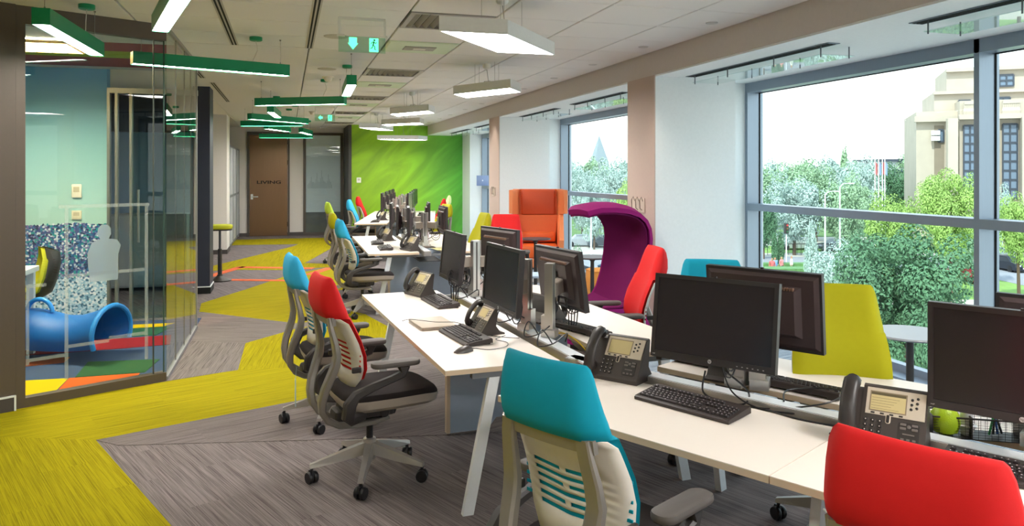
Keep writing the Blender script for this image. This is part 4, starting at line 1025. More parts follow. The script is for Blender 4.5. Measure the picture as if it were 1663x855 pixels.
# clutter on the third bench
for i, (n, s, c, l) in enumerate(((.95, .35, '#e3d99a', 'pale yellow sheet of paper on the near right of the third bench'), (1.0, .75, '#f0ece2', 'white sheet of paper behind the yellow one on the third bench'), (.86, 1.5, '#efe9ef', 'white sheet in the middle of the third bench'))):
    w = FC.w(n, s); tag(obj('paper_sheet', MB().box((0, 0, .001), (.21, .297, .002)), mat('paper_%d' % i, c, .8), None, loc=(w[0], w[1], DZ+.025 if n < .9 else DZ), rot=(0, 0, rad(20*i+5))), l, 'paper')
w = FC.w(.82, .95); ph = thing('picture_card', 'small framed magenta and white card standing on the third bench', 'card', (w[0], w[1], DZ+.02), 10)
obj('card_face', MB().box((0, 0, .09), (.15, .004, .11)), mat('card_white', '#e8e2ea', .6), ph); obj('card_image', MB().box((-.02, -.003, .10), (.07, .002, .07)), mat('card_magenta', '#a01d63', .6), ph); obj('card_stand', MB().box((0, .02, .04), (.02, .05, .08)), DARK, ph)

# ================================================================== pendant lamps
GREEN = mat('lamp_green', '#0b8a5c', .35, spec=.4); WIRE = mat('wire', '#9a968f', .4, .5)
DIFF = emis('diffuser_warm', '#fffaf4', LAMP)
ZB = 2.575
def bar(i, p0, p1, label, w=.098, zb=ZB):
    L_ = math.dist(p0, p1); ang = math.degrees(math.atan2(p1[1]-p0[1], p1[0]-p0[0])); c = ((p0[0]+p1[0])/2, (p0[1]+p1[1])/2)
    t = thing('linear_pendant_lamp', label, 'pendant lamp', (c[0], c[1], zb), ang, 'green linear pendant lamps'); l = L_/2
    h = .10; m = MB(); m.span((-l, -w/2, 0), (l, -w/2+.004, h)); m.span((-l, w/2-.004, 0), (l, w/2, h)); m.span((-l, -w/2+.004, 0), (-l+.004, w/2-.004, h)); m.span((l-.004, -w/2+.004, 0), (l, w/2-.004, h)); m.span((-l+.004, -w/2+.004, h-.004), (l-.004, w/2-.004, h))
    obj('housing', m, GREEN, t); obj('diffuser', MB().span((-l+.005, -w/2+.005, .006), (l-.005, w/2-.005, .014)), DIFF, t)
    for s in (-1, 1): obj('suspension_wire', MB().tube([(s*(l-.07), 0, h), (s*(l-.07), 0, CEIL-zb)], .0018, 5).lathe((s*(l-.07), 0, h), [(.006, 0), (.005, .02)], 8).lathe((s*(l-.07), 0, CEIL-zb-.012), [(.008, 0), (.008, .012)], 8), WIRE, t)
    obj('canopy', MB().lathe((l*.55, 0, CEIL-zb-.035), [(.045, 0), (.055, .006), (.055, .035)], 16), GREEN, t, True)
    obj('power_cord', MB().tube([(l*.55, 0, CEIL-zb-.03), (l*.58, .01, (CEIL-zb+h)/2), (l*.5, 0, h)], .003, 6), mat('cord_white', '#d9d5cc', .5), t)
bars = [((-1.396, 5.126), (-1.365, 6.389), 'green bar lamp at the top left corner, end-on to the camera'), ((-.756, 5.185), (-.49, 4.08), 'green bar lamp cut off by the top edge'),
 ((-1.199, 6.782), (.011, 7.249), 'long green bar lamp across the glass room corner'), ((-.382, 10.607), (.724, 10.015), 'green bar lamp touching the short end-on one in the middle'),
 ((.625, 7.78), (.66, 9.0), 'green bar lamp pointing away from the camera, right of the others'), ((-.227, 11.682), (-.13, 12.9), 'small end-on green bar lamp over the crossed pair'),
 ((-.589, 13.329), (.351, 14.3), 'upper bar of the crossed green lamps'), ((-.821, 15.327), (.297, 14.936), 'lower bar of the crossed green lamps'),
 ((-.397, 16.164), (.05, 17.3), 'short green bar lamp below the crossed pair'), ((-.62, 19.2), (.60, 18.9), 'farthest green bar lamp in front of the door top'), ((.301, 17.4), (.55, 18.6), 'short green bar lamp just left of the far exit sign')]
for i, (a, b, l) in enumerate(bars): bar(i, a, b, l, zb=ZB if i != 9 else 2.52)
WLMP = mat('lamp_white', '#dcdcd8', .45); DIFW = emis('diffuser_white', '#fffcf8', LAMP*.9)
def rhomb(o, a_long, a_short, label, L1=.92, L2=.44, zb=ZB, h=.095):
    t = thing('rhombus_pendant_lamp', label, 'pendant lamp', (o[0], o[1], zb), 0, 'white rhombus pendant lamps')
    u = Vector((math.cos(rad(a_long)), math.sin(rad(a_long))))*L1; v = Vector((math.cos(rad(a_short)), math.sin(rad(a_short))))*L2
    P = [Vector((0, 0)), u, u+v, v]
    if u.x*v.y-u.y*v.x < 0: P = [P[0], P[3], P[2], P[1]]
    c = sum(P, Vector((0, 0)))/4
    sh = lambda k: [(c+(p-c)*k) for p in P]
    m = MB(); o1 = sh(1); i1 = sh(.975)
    m.loft([[(p.x, p.y, 0) for p in o1], [(p.x, p.y, h) for p in o1], [(p.x, p.y, h) for p in i1], [(p.x, p.y, 0) for p in i1]], closed=True, cap=False)
    m.prism([(p.x, p.y) for p in i1], h-.006, h-.001)
    obj('housing', m, WLMP, t); obj('diffuser', MB().prism([(p.x, p.y) for p in sh(.972)], .006, .014), DIFW, t)
    for k in (0, 1, 2, 3):
        p = c+(P[k]-c)*.35; obj('suspension_wire', MB().tube([(p.x, p.y, h), (p.x, p.y, CEIL-zb)], .0016, 5), WIRE, t)
    obj('canopy', MB().lathe((c.x, c.y, CEIL-zb-.05), [(.01, -.012), (.035, 0), (.045, .015), (.045, .05)], 16), mat('canopy_white', '#efece6', .5), t, True)
    cb = MB().tube([(c.x, c.y, CEIL-zb-.05), (c.x+.02, c.y, h+.03), (c.x+.06, c.y+.02, h+.02), (c.x+.05, c.y+.05, h+.05), (c.x-.02, c.y+.03, h+.04), (c.x-.04, c.y, h)], .003, 6); obj('power_cord', cb, WIRE, t, True)
rhomb((.905, 4.658), 51.5, -1, 'big white rhombus lamp at top centre'); rhomb((1.795, 8.413), -62, 58, 'second white rhombus lamp, right of the others'); rhomb((1.494, 11.567), -61, 68, 'third white rhombus lamp'); rhomb((1.67, 14.129), -50, 70, 'fourth white rhombus lamp, smallest boxy one')
rhomb((1.36, 15.2), 66, 15, 'white rhombus lamp hanging before the left end of the green wall'); rhomb((1.95, 17.3), -8, 52, 'lowest white rhombus lamp in front of the green wall', zb=2.44)

for i, (a, b) in enumerate((((-1.3, 2.6), (-.9, 1.4)), ((.2, .4), (1.3, -.1)), ((-2.6, .6), (-1.9, -.6)))): bar(20+i, a, b, ['green bar lamp above the carpet, behind the top left edge', 'green bar lamp above and behind the camera', 'green bar lamp behind the camera by the left wall'][i])  # unseen bar lamps, added to light the near floor
for i, o in enumerate(((2.3, .9), (.9, -1.2), (2.5, -.6))): rhomb(o, (51, -40, 60)[i], (-5, 50, 10)[i], ['white rhombus lamp above the nearest bench, out of the frame', 'white rhombus lamp behind the camera, left one', 'white rhombus lamp behind the camera, right one'][i])  # rhombus lamps added out of view for more light on the near floor

# downlights, exit signs, detectors
DL = emis('downlight_glow', '#ffdcae', 14)
for i, y in enumerate((4.17, 5.418, 6.642, 7.901, 9.174, 10.463, 11.70, 12.95, 14.24, 15.6, 16.8, 18.1)):
    t = thing('downlight', ['first recessed downlight of the bulkhead row, out past the top edge', 'large recessed downlight nearest the top right, first visible of the row', 'second visible recessed downlight from the right', 'third visible recessed downlight from the right', 'fourth visible recessed downlight from the right', 'fifth visible recessed downlight from the right', 'sixth visible recessed downlight from the right', 'seventh visible recessed downlight from the right', 'eighth visible recessed downlight from the right', 'fourth recessed downlight from the green wall', 'third recessed downlight from the green wall', 'recessed downlight closest to the green wall'][i], 'downlight', (3.27, y, CEIL), 0, 'recessed downlights along the bulkhead')
    obj('trim_ring', MB().lathe((0, 0, 0), [(.030, -.002), (.045, -.006), (.050, 0), (.050, .012), (.03, .012)], 20), mat('ring_steel', '#c9c5c0', .3, .4), t, True); obj('bulb', MB().lathe((0, 0, 0), [(.001, -.001), (.030, -.0015), (.030, .004), (.001, .005)], 16), DL, t)
    sd = bpy.data.lights.new('downlight_beam', 'SPOT'); sd.energy = 22; sd.spot_size = rad(70); sd.spot_blend = .8; sd.color = (1, .88, .74); sd.shadow_soft_size = .03
    so = bpy.data.objects.new('downlight_beam', sd); COL.objects.link(so); so.parent = t; so.location = (0, 0, -.012)
AC = glass('exit_acrylic', '#dff5ea', 1.0, 1.5); EG = emis('exit_green', '#54e6a4', 1.5); ED = mat('exit_ink', '#0e5c3c', .5)
def exit_sign(x, y, w, arrow, label):
    t = thing('exit_sign', label, 'exit sign', (x, y, CEIL), 0)
    b = MB().span((-w/2, -.012, -.022), (w/2, .012, -.001))
    for s in (-1, 1): b.span((s*w/2*.97-.008, -.008, -.15), (s*w/2*.97+.008, .008, -.02)); b.span((s*w/2*.9-.03, -.012, -.15), (s*w/2*.9+.03, .012, -.135))
    obj('bracket', b, mat('bracket_white', '#e3e3dc', .4), t)
    obj('acrylic_plate', MB().span((-w/2, -.003, -.27), (w/2, .003, -.145)), AC, t)
    k = w/.36
    sq = MB()
    if arrow == 'down': sq.prism_y([(-.10*k, -.155), (-.04*k, -.155), (-.04*k, -.20), (-.03*k, -.20), (-.07*k, -.25), (-.11*k, -.20), (-.10*k, -.20)], -.006, -.004)
    else: sq.prism_y([(-.04*k, -.185), (-.04*k, -.225), (-.075*k, -.225), (-.075*k, -.25), (-.12*k, -.205), (-.075*k, -.16), (-.075*k, -.185)], -.006, -.004)
    obj('arrow', sq, EG, t)
    obj('pictogram_panel', MB().span((.055*k, -.006, -.262), (.125*k, -.004, -.155)), EG, t)
    mn = MB(); r = lambda pts, wd: [mn.tube([(px*k, -.0065, pz) for px, pz in pts], wd, 6)]
    mn.lathe((.094*k, -.0065, -.170), [(.0075, -.001), (.0075, .001)], 10, 'y')
    r([(.090, -.180), (.084, -.208)], .005); r([(.090, -.184), (.102, -.194), (.112, -.188)], .003); r([(.088, -.184), (.074, -.188), (.068, -.200)], .003)
    r([(.084, -.208), (.098, -.222), (.096, -.242), (.106, -.242)], .0035); r([(.083, -.208), (.078, -.228), (.064, -.236)], .0035)
    obj('running_figure', mn, ED, t)
exit_sign(.563, 6.02, .36, 'down', 'nearer green exit sign with down arrow and running figure'); exit_sign(.67, 14.3, .36, 'left', 'farther green exit sign with left arrow')
for i, (x, y, l) in enumerate(((.50, 9.85, 'smoke detector beside the end of the green bar lamp'), (.49, 15.6, 'smoke detector left of the far ceiling vents'))):
    t = thing('smoke_detector', l, 'smoke detector', (x, y, CEIL)); obj('plate', MB().lathe((0, 0, 0), [(.07, -.012), (.075, 0)], 20), mat('detector_white', '#e4ddcf', .5), t); obj('dome', MB().lathe((0, 0, 0), [(.02, -.065), (.04, -.055), (.05, -.03), (.055, -.012)], 18), mat('detector_white', '#e4ddcf'), t, True)
for i, (x, y, l) in enumerate(((.42, 6.9, 'flat round speaker grille behind the nearer exit sign'), (.45, 9.1, 'flat round speaker grille above the smoke detector'))):
    tag(obj('ceiling_speaker', MB().lathe((x, y, CEIL), [(.001, -.008), (.10, -.006), (.11, 0)], 24), mat('speaker_grey', '#b9b2a6', .6)), l, 'speaker')

# wall fittings
def sockets(y, x, n, label):
    t = thing('cable_sockets', label, 'wall socket', (x, y, 1.36), 0)
    for k in range(n):
        p = obj('socket_plate', MB().rbox((-.008, (k-(n-1)/2)*.095, .0), (.014, .085, .15), .004), mat('socket_plate', '#d2c3b4', .4), t)
        obj('cord_hook', MB().tube([(-.016, (k-(n-1)/2)*.095, -.05), (-.04, (k-(n-1)/2)*.095, -.03), (-.04, (k-(n-1)/2)*.095+.01, .05), (-.025, (k-(n-1)/2)*.095, .085), (-.014, (k-(n-1)/2)*.095-.015, .04)], .004, 6), mat('hook_brown', '#5a4b3f', .5), p)
sockets(7.22, BX-.001, 3, 'row of three wall sockets with cords on the near beige pillar'); sockets(13.0, BX-.001, 2, 'wall sockets with cords on the far beige pillar')
def box_on_wall(nm, lab, cat, p, s, c, sub=None, rot=0):
    t = thing(nm, lab, cat, p, rot); b = obj('plate', MB().rbox((0, 0, 0), s, min(s)*.3), mat(nm+'_col', c, .4), t, True)
    obj('dial', MB().box((0, -s[1]/2-.002, s[2]*.12), (s[0]*.6, .004, s[2]*.4)), mat('dial_grey', '#b9b7a4', .5), t); return t
box_on_wall('thermostat', 'small white thermostat on the green wall', 'thermostat', (1.75, 19.585, 1.50), (.11, .03, .13), '#e9eadd')
box_on_wall('thermostat', 'cream thermostat on the teal mural wall', 'thermostat', (-2.255, 9.585, 1.49), (.10, .03, .15), '#d9dab8')
box_on_wall('light_switch', 'cream light switch below the thermostat on the mural wall', 'light switch', (-2.255, 9.585, 1.22), (.10, .02, .10), '#d5d4c0')
t = thing('laptop', 'open blue-grey laptop standing on the far window transom', 'laptop', (4.66, 18.35, 1.365), -8)
obj('lid', MB().rbox((0, .02, .13), (.30, .012, .25), .004), mat('laptop_blue', '#8f9fc4', .4, .2), t, True); obj('base', MB().rbox((0, -.02, .008), (.30, .10, .014), .004), mat('laptop_blue', '#8f9fc4'), t, True); obj('logo', MB().lathe((0, .012, .13), [(.018, -.001), (.018, .001)], 12, 'y'), mat('logo_white', '#e8ecf6', .4), t)
# ================================================================== lounge furniture
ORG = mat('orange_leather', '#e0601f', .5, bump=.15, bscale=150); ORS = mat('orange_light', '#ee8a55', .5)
wc = thing('wing_chair', 'tall orange high-back wing chair in front of the white pillar', 'armchair', (3.78, 11.35, 0), 180+72)
# local: +x faces forward (towards viewer)
def slab(mb, pts, th):   # quad in 3D with thickness along its normal
    a, b, c, d = [Vector(p) for p in pts]; n = (b-a).cross(d-a).normalized()*th
    return mb.loft([[tuple(p) for p in (a, b, c, d)], [tuple(p+n) for p in (a, b, c, d)]])
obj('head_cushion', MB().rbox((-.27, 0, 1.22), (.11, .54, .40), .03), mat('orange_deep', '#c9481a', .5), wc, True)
bc = MB(); bc.loft([[(-.16, -.27, .62), (-.16, .27, .62), (-.26, .27, .62), (-.26, -.27, .62)], [(-.21, -.31, 1.02), (-.21, .31, 1.02), (-.31, .31, 1.02), (-.31, -.31, 1.02)]]); obj('back_cushion', bc, ORG, wc)
obj('outer_back', MB().loft([[(-.24, -.36, .28), (-.24, .36, .28), (-.31, .36, .28), (-.31, -.36, .28)], [(-.30, -.40, 1.43), (-.30, .40, 1.43), (-.37, .40, 1.43), (-.37, -.40, 1.43)]]), ORG, wc)
for s in (-1, 1):
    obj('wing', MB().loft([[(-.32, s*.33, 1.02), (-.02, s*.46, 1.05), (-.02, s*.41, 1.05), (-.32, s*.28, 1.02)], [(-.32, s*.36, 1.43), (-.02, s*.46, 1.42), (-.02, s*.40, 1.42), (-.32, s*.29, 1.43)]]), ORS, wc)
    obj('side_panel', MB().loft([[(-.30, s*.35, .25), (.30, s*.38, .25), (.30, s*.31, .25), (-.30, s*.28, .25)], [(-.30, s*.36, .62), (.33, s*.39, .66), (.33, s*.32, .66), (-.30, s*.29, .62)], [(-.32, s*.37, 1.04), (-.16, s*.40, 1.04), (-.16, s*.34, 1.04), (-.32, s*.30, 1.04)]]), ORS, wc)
obj('lumbar_cushion', MB().rbox((-.12, 0, .68), (.12, .54, .15), .03), ORG, wc, True)
obj('seat_cushion', MB().rbox((.05, 0, .48), (.54, .60, .20), .04, .06), ORG, wc, True)
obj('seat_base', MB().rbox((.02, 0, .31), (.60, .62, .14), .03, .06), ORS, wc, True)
obj('pedestal', MB().lathe((0, 0, 0), [(.26, 0), (.26, .015), (.04, .03), (.035, .26)], 20), SILV, wc, True)
# purple hooded seat
PUR = mat('purple_wool', '#8c1a66', .85, spec=.15, bump=.2, bscale=900); PURD = mat('purple_inside', '#6d1550', .85, spec=.15, bump=.2, bscale=900)
hs = thing('hooded_seat', 'purple hooded lounge seat curling over beside the near pillar', 'lounge chair', (3.23, 6.90, 0), 203)
path = [(.68, 1.31), (.58, 1.355), (.43, 1.37), (.27, 1.365), (.13, 1.34), (.02, 1.28), (-.05, 1.18), (-.07, 1.06), (-.05, .88), (.0, .68), (.06, .52), (.12, .42), (.25, .37), (.45, .36), (.66, .37)]
wd = [.26, .40, .50, .55, .58, .60, .60, .60, .60, .60, .62, .66, .68, .66, .62]
def shellring(path, wd, off0, off1, dish):
    rings = []
    for i, (x, z) in enumerate(path):
        a = path[max(i-1, 0)]; b = path[min(i+1, len(path)-1)]; tx, tz = b[0]-a[0], b[1]-a[1]; l = math.hypot(tx, tz); nx, nz = -tz/l, tx/l   # normal to the inside
        if i > 0 and nx*0 + 1: pass
        w = wd[i]/2; top = []; bot = []
        for k in range(7):
            y = -w+2*w*k/6; d_ = dish*min(1, .15+i/6)*(y/w)**2
            top.append((x+nx*(off0+d_), y, z+nz*(off0+d_))); bot.append((x+nx*(off1+d_*.9), y, z+nz*(off1+d_*.9)))
        rings.append(top+list(reversed(bot)))
    return rings
o_ = obj('outer_shell', MB().loft(shellring(path, wd, -.05, .0, .10)), PUR, hs, True)
obj('inner_lining', MB().loft(shellring(path, [w*.9 for w in wd], .0, .022, .09)), PURD, hs, True)
obj('seat_block', MB().loft([[(.02, -.30, .06), (.62, -.28, .06), (.62, .28, .06), (.02, .30, .06)], [(.05, -.32, .34), (.66, -.30, .34), (.66, .30, .34), (.05, .32, .34)]]), PUR, hs)
obj('plinth', MB().span((.06, -.24, 0), (.56, .24, .06)), DARK, hs)
# small round tables
def table(x, y, r, h, label, top='#3b2a2c', leg_='#4a4644', crossed=False):
    t = thing('bistro_table', label, 'table', (x, y, 0)); obj('tabletop', MB().lathe((0, 0, 0), [(.02, h-.018), (r-.01, h-.018), (r, h-.010), (r-.004, h)], 32), mat('tt'+top, top, .4), t, True)
    obj('stem', MB().lathe((0, 0, 0), [(.025, .02), (.022, h-.06), (.05, h-.018)], 12), mat('stem'+leg_, leg_, .35, .5), t, True); obj('foot', MB().lathe((0, 0, 0), [(.22, 0), (.22, .012), (.04, .025)], 24), mat('stem'+leg_, leg_), t, True)
x, y = place_lat(.32, 10.4); table(x, y, .21, .80, 'dark round table in front of the orange wing chair')
x, y = place_lat(.92, 8.75); table(x, y, .22, .735, 'dark round table at the window left of the purple seat')
x, y = place_lat(2.46, 4.72); table(x, y, .24, .71, 'pale round table by the big window behind the right-hand phone', '#a3a7ad')
def pouf(x, y, c, label):
    t = thing('pouf', label, 'stool', (x, y, 0)); obj('body', MB().rbox((0, 0, .23), (.34, .34, .44), .04, .06), mat('pouf'+c, c, .8), t, True); obj('foot', MB().rbox((0, 0, .012), (.28, .28, .024), .004), DARK, t); obj('top_seam', MB().rbox((0, 0, .43), (.345, .345, .012), .004, .06), mat('seam'+c, c, .6), t)
x, y = place_lat(1.16, 9.9); pouf(x, y, '#d08a3a', 'ochre upholstered cube stool behind the purple seat'); x, y = place_lat(1.36, 10.3); pouf(x, y, '#2f5f83', 'blue upholstered cube stool beside the ochre one')
t = thing('low_table', 'pale blue low table with crossed dark legs below the orange wing chair', 'table', (*place_lat(.28, 8.9), 0), -10)
obj('tabletop', MB().rbox((0, 0, .50), (.42, .34, .03), .008), mat('pale_blue_top', '#a8bfd6', .4), t); lg = MB()
for s in (-1, 1): lg.tube([(-.17, s*.13, 0), (.17, s*.13, .485)], .012, 8); lg.tube([(.17, s*.13, 0), (-.17, s*.13, .485)], .012, 8)
obj('crossed_legs', lg, DARK, t)
# yellow sit-stand stool by the navy pillar
t = thing('sit_stand_stool', 'tall stool with yellow-green seat and black tilting foot by the navy pillar', 'stool', (-1.0, 12.75, 0))
obj('foot', MB().lathe((0, 0, 0), [(.17, 0), (.175, .015), (.10, .04), (.045, .08), (.04, .10)], 24), DARK, t, True); obj('lower_column', MB().lathe((0, 0, 0), [(.032, .09), (.03, .50)], 14), DARK, t, True); obj('upper_column', MB().lathe((0, 0, 0), [(.018, .50), (.018, .80)], 12), mat('steel_dark', '#55555a', .3, .6), t, True)
obj('seat_plate', MB().rbox((0, 0, .80), (.36, .26, .02), .008, .1, 5), DARK, t, True); obj('seat_pad', MB().rbox((0, 0, .845), (.38, .28, .075), .03, .11, 5), mat('pad_lime', '#b5b81c', .7), t, True)

# ================================================================== play room contents
BLU = mat('toy_blue', '#0b63b4', .5); BLUD = mat('toy_blue_inside', '#0b4f9c', .5)
ty = thing('toy_tunnel', 'blue plastic rocking tunnel seat with a handle in the glass room', 'toy', (-1.95, 7.86, 0), -20)
def arch(x, ry, h, off=0, n=14):
    out = []
    for k in range(n+1):
        a = rad(-25)+ (PI+rad(50))*k/n; out.append((x, (ry-off)*math.cos(a), h*.5+(h*.5-off)*math.sin(a)))
    return out
secs = [(-.50, .20, .34), (-.44, .26, .42), (-.32, .29, .45), (-.18, .28, .43), (.0, .26, .39), (.16, .26, .39), (.30, .28, .43), (.44, .32, .50)]
rings = []
for x, ry, h in secs:
    A1 = arch(x, ry, h); A2 = arch(x, ry, h, .035); zmin = 0
    rings.append([(p[0], p[1], max(0, p[2])) for p in A1]+[(p[0], p[1], max(.0, p[2])) for p in reversed(A2)])
obj('tunnel', MB().loft(rings), BLU, ty, True)
obj('end_wall', MB().loft([[(x, y, max(0, z)) for x, y, z in arch(-.50, .20, .34)], [(x, y, max(0, z)) for x, y, z in arch(-.53, .15, .27)]]), BLU, ty, True)
rm = MB(); rm.tube([(.45, p[1], max(.01, p[2])) for p in arch(.45, .305, .485)], .022, 8); obj('rim', rm, mat('toy_blue_rim', '#2f93e6', .4), ty, True)
obj('handle', MB().tube([(-.34+.24*math.cos(a)*.5+.12, -.02, .42+.12*math.sin(a)) for a in [PI*k/10 for k in range(11)]], .02, 10), mat('toy_blue_rim', '#2f93e6'), ty, True)
kt = thing('play_table', 'white table corner at the left edge of the glass room', 'table', (-2.62, 7.85, 0))
obj('tabletop', MB().rbox((-.1, 0, .80), (.98, .6, .05), .006), mat('table_white', '#dfe2e0', .4), kt); obj('apron', MB().span((-.55, -.27, .68), (.36, -.25, .775)), mat('table_white', '#dfe2e0'), kt)
for x in (-.5, .33):
    for y in (-.26, .26): obj('leg', MB().span((x-.03, y-.03, 0), (x+.03, y+.03, .775)), mat('table_white', '#dfe2e0'), kt)
# shell chair
sc_ = thing('shell_chair', 'yellow-green shell chair with black back behind the white play table', 'chair', (-2.55, 8.75, 0), 200)
def shell(off, w, dx=0):
    pr_ = [(.25, .45), (.1, .43), (-.1, .44), (-.2, .50), (-.25, .64), (-.28, .80), (-.27, .90)]; r = []
    for i, (x, z) in enumerate(pr_):
        q = w*(1 if i < 5 else (.85 if i == 5 else .5)); r.append([(x+off-.10*(1-0)*0+.12*(y*y), y*q, z+.04*y*y) for y in (-1, -.6, -.2, .2, .6, 1)]+[(x+off-.03+.12*(y*y), y*q, z-.02+.04*y*y) for y in (1, .6, .2, -.2, -.6, -1)])
    return r
obj('inner_shell', MB().loft(shell(0, .27)), mat('shell_lime', '#a9ab14', .6), sc_, True); obj('outer_shell', MB().loft(shell(-.035, .24)), DARK, sc_, True)
for a in (45, 135, 225, 315): obj('leg', MB().tube([(.08*math.cos(rad(a)), .08*math.sin(rad(a)), .42), (.26*math.cos(rad(a)), .24*math.sin(rad(a)), 0)], .014, 8), mat('shell_lime', '#a9ab14'), sc_, True)

# ================================================================== OUTSIDE (street level is 7.2 m below the floor)
GZ = -7.2
ground = struct('ground', MB().span((5.6, -60, GZ-.3), (420, 420, GZ)), mat('paving_pale', '#b9b4ab', .9, grain=.12, gscale=.3))
def site(lat, d, z=GZ): x, y = place_lat(lat, d); return (x, y, z)
def rect(nm, l0, l1, d0, d1, z, m, par=ground):
    return obj(nm, MB().prism([site(l0, d0)[:2], site(l1, d0)[:2], site(l1, d1)[:2], site(l0, d1)[:2]], GZ, z), m, par)
LAWN = mat('lawn', '#7da04f', .95, grain=.25, gscale=2); ASPH = mat('asphalt', '#8f9096', .9, grain=.1, gscale=1)
rect('lawn', 14, 60, 34, 66, GZ+.03, LAWN); rect('lawn', 20, 60, 84, 92, GZ+.03, LAWN); rect('lawn', -20, 60, 105, 400, GZ+.03, mat('park_grass', '#5f7f45', .95, grain=.3, gscale=.5))
rect('road', -10, 120, 68, 80, GZ+.04, ASPH); rect('footpath', 18, 58, 50, 53, GZ+.05, mat('path_stone', '#c9c3b4', .9)); rect('road', 40, 60, 40, 80, GZ+.05, ASPH)
for i in range(8): rect('lane_marking', -6+i*9, -2+i*9, 73.8, 74.1, GZ+.05, mat('road_paint', '#e8e8e4', .7))
# trees
LG = [mat('leaf_deep', '#557d5b', .8, grain=.4, gscale=1.5), mat('leaf_mid', '#94b38e', .8, grain=.4, gscale=1.5), mat('leaf_bright', '#97b663', .8, grain=.4, gscale=1.5), mat('leaf_blue', '#a9bfb8', .8, grain=.4, gscale=1.5)]  # leaf colours lightened to stand in for haze, mid and blue most
BARK = mat('bark', '#5b4a3c', .9)
def crown_mesh(nq, s, seed, shape='round'):
    R = random.Random(seed); mb = MB(); cl = []
    for i in range(60):
        while True:
            p = Vector((R.uniform(-1, 1), R.uniform(-1, 1), R.uniform(-1, 1)))
            if p.length < .85: break
        cl.append((p*.86, R.uniform(.12, .30)))
    vs, fs = [], []
    for i in range(nq):
        c, r = cl[R.randrange(len(cl))]; dd_ = Vector((R.gauss(0, 1), R.gauss(0, 1), R.gauss(0, 1))).normalized(); p = c+dd_*r*R.uniform(.8, 1.05)
        if shape == 'cone': p.x *= (1-p.z)*.55+.12; p.y *= (1-p.z)*.55+.12
        if shape == 'poplar': p.x *= .28; p.y *= .28
        n = (dd_+Vector((R.uniform(-.6, .6), R.uniform(-.6, .6), R.uniform(-.2, .8)))).normalized(); u = n.orthogonal().normalized(); v = n.cross(u); a = R.uniform(0, PI)
        u, v = u*math.cos(a)+v*math.sin(a), v*math.cos(a)-u*math.sin(a); q = s*R.uniform(.6, 1.3)
        k = len(vs); vs += [tuple(p-u*q), tuple(p-v*q*.5+n*q*.15), tuple(p+u*q), tuple(p+v*q*.5+n*q*.15)]; fs.append((k, k+1, k+2, k+3))
    mb.v, mb.f = vs, fs; return mb
CM = {}
def crown(kind, li):
    k = (kind, li)
    if k not in CM:
        if kind == 'big': b = crown_mesh(30000, .026, 1)
        elif kind == 'mid': b = crown_mesh(14000, .034, 2)
        elif kind == 'cone': b = crown_mesh(6000, .04, 3, 'cone')
        elif kind == 'poplar': b = crown_mesh(2500, .06, 4, 'poplar')
        else: b = crown_mesh(6000, .05, 5)
        CM[k] = b.mesh('crown', LG[li])
    return CM[k]
TR = random.Random(11)
def tree(label, px, top, wpx, d, kind='mid', li=1, cat='tree', hf=None, nm='tree', grp=None):
    lat = (px-831.5)/1240*d; w = wpx/1240*d/2; zt = EYE+(280-top)/1240*d; zt = max(zt, GZ+1.0)
    x, y = place_lat(lat, d); t = thing(nm, label, cat, (x, y, GZ), TR.uniform(0, 360), grp)
    H_ = zt-GZ; ch = (H_*.95 if d > 60 else min(H_*.92, max(w*2.2, H_*.75))) if hf is None else H_*hf
    c = bpy.data.objects.new('crown', crown(kind, li)); COL.objects.link(c); c.parent = t; c.location = (0, 0, H_-ch/2); c['kind'] = 'stuff'
    c.scale = (w*1.1, w*1.1, ch/2*1.04) if kind != 'poplar' else (w*3.6, w*3.6, ch/2)
    obj('trunk', MB().tube([(0, 0, 0), (.05*w, 0, H_*.35), (0, 0, H_-ch*.4)], max(.12, .05*w), 8, .05), BARK, t, True)
    return t
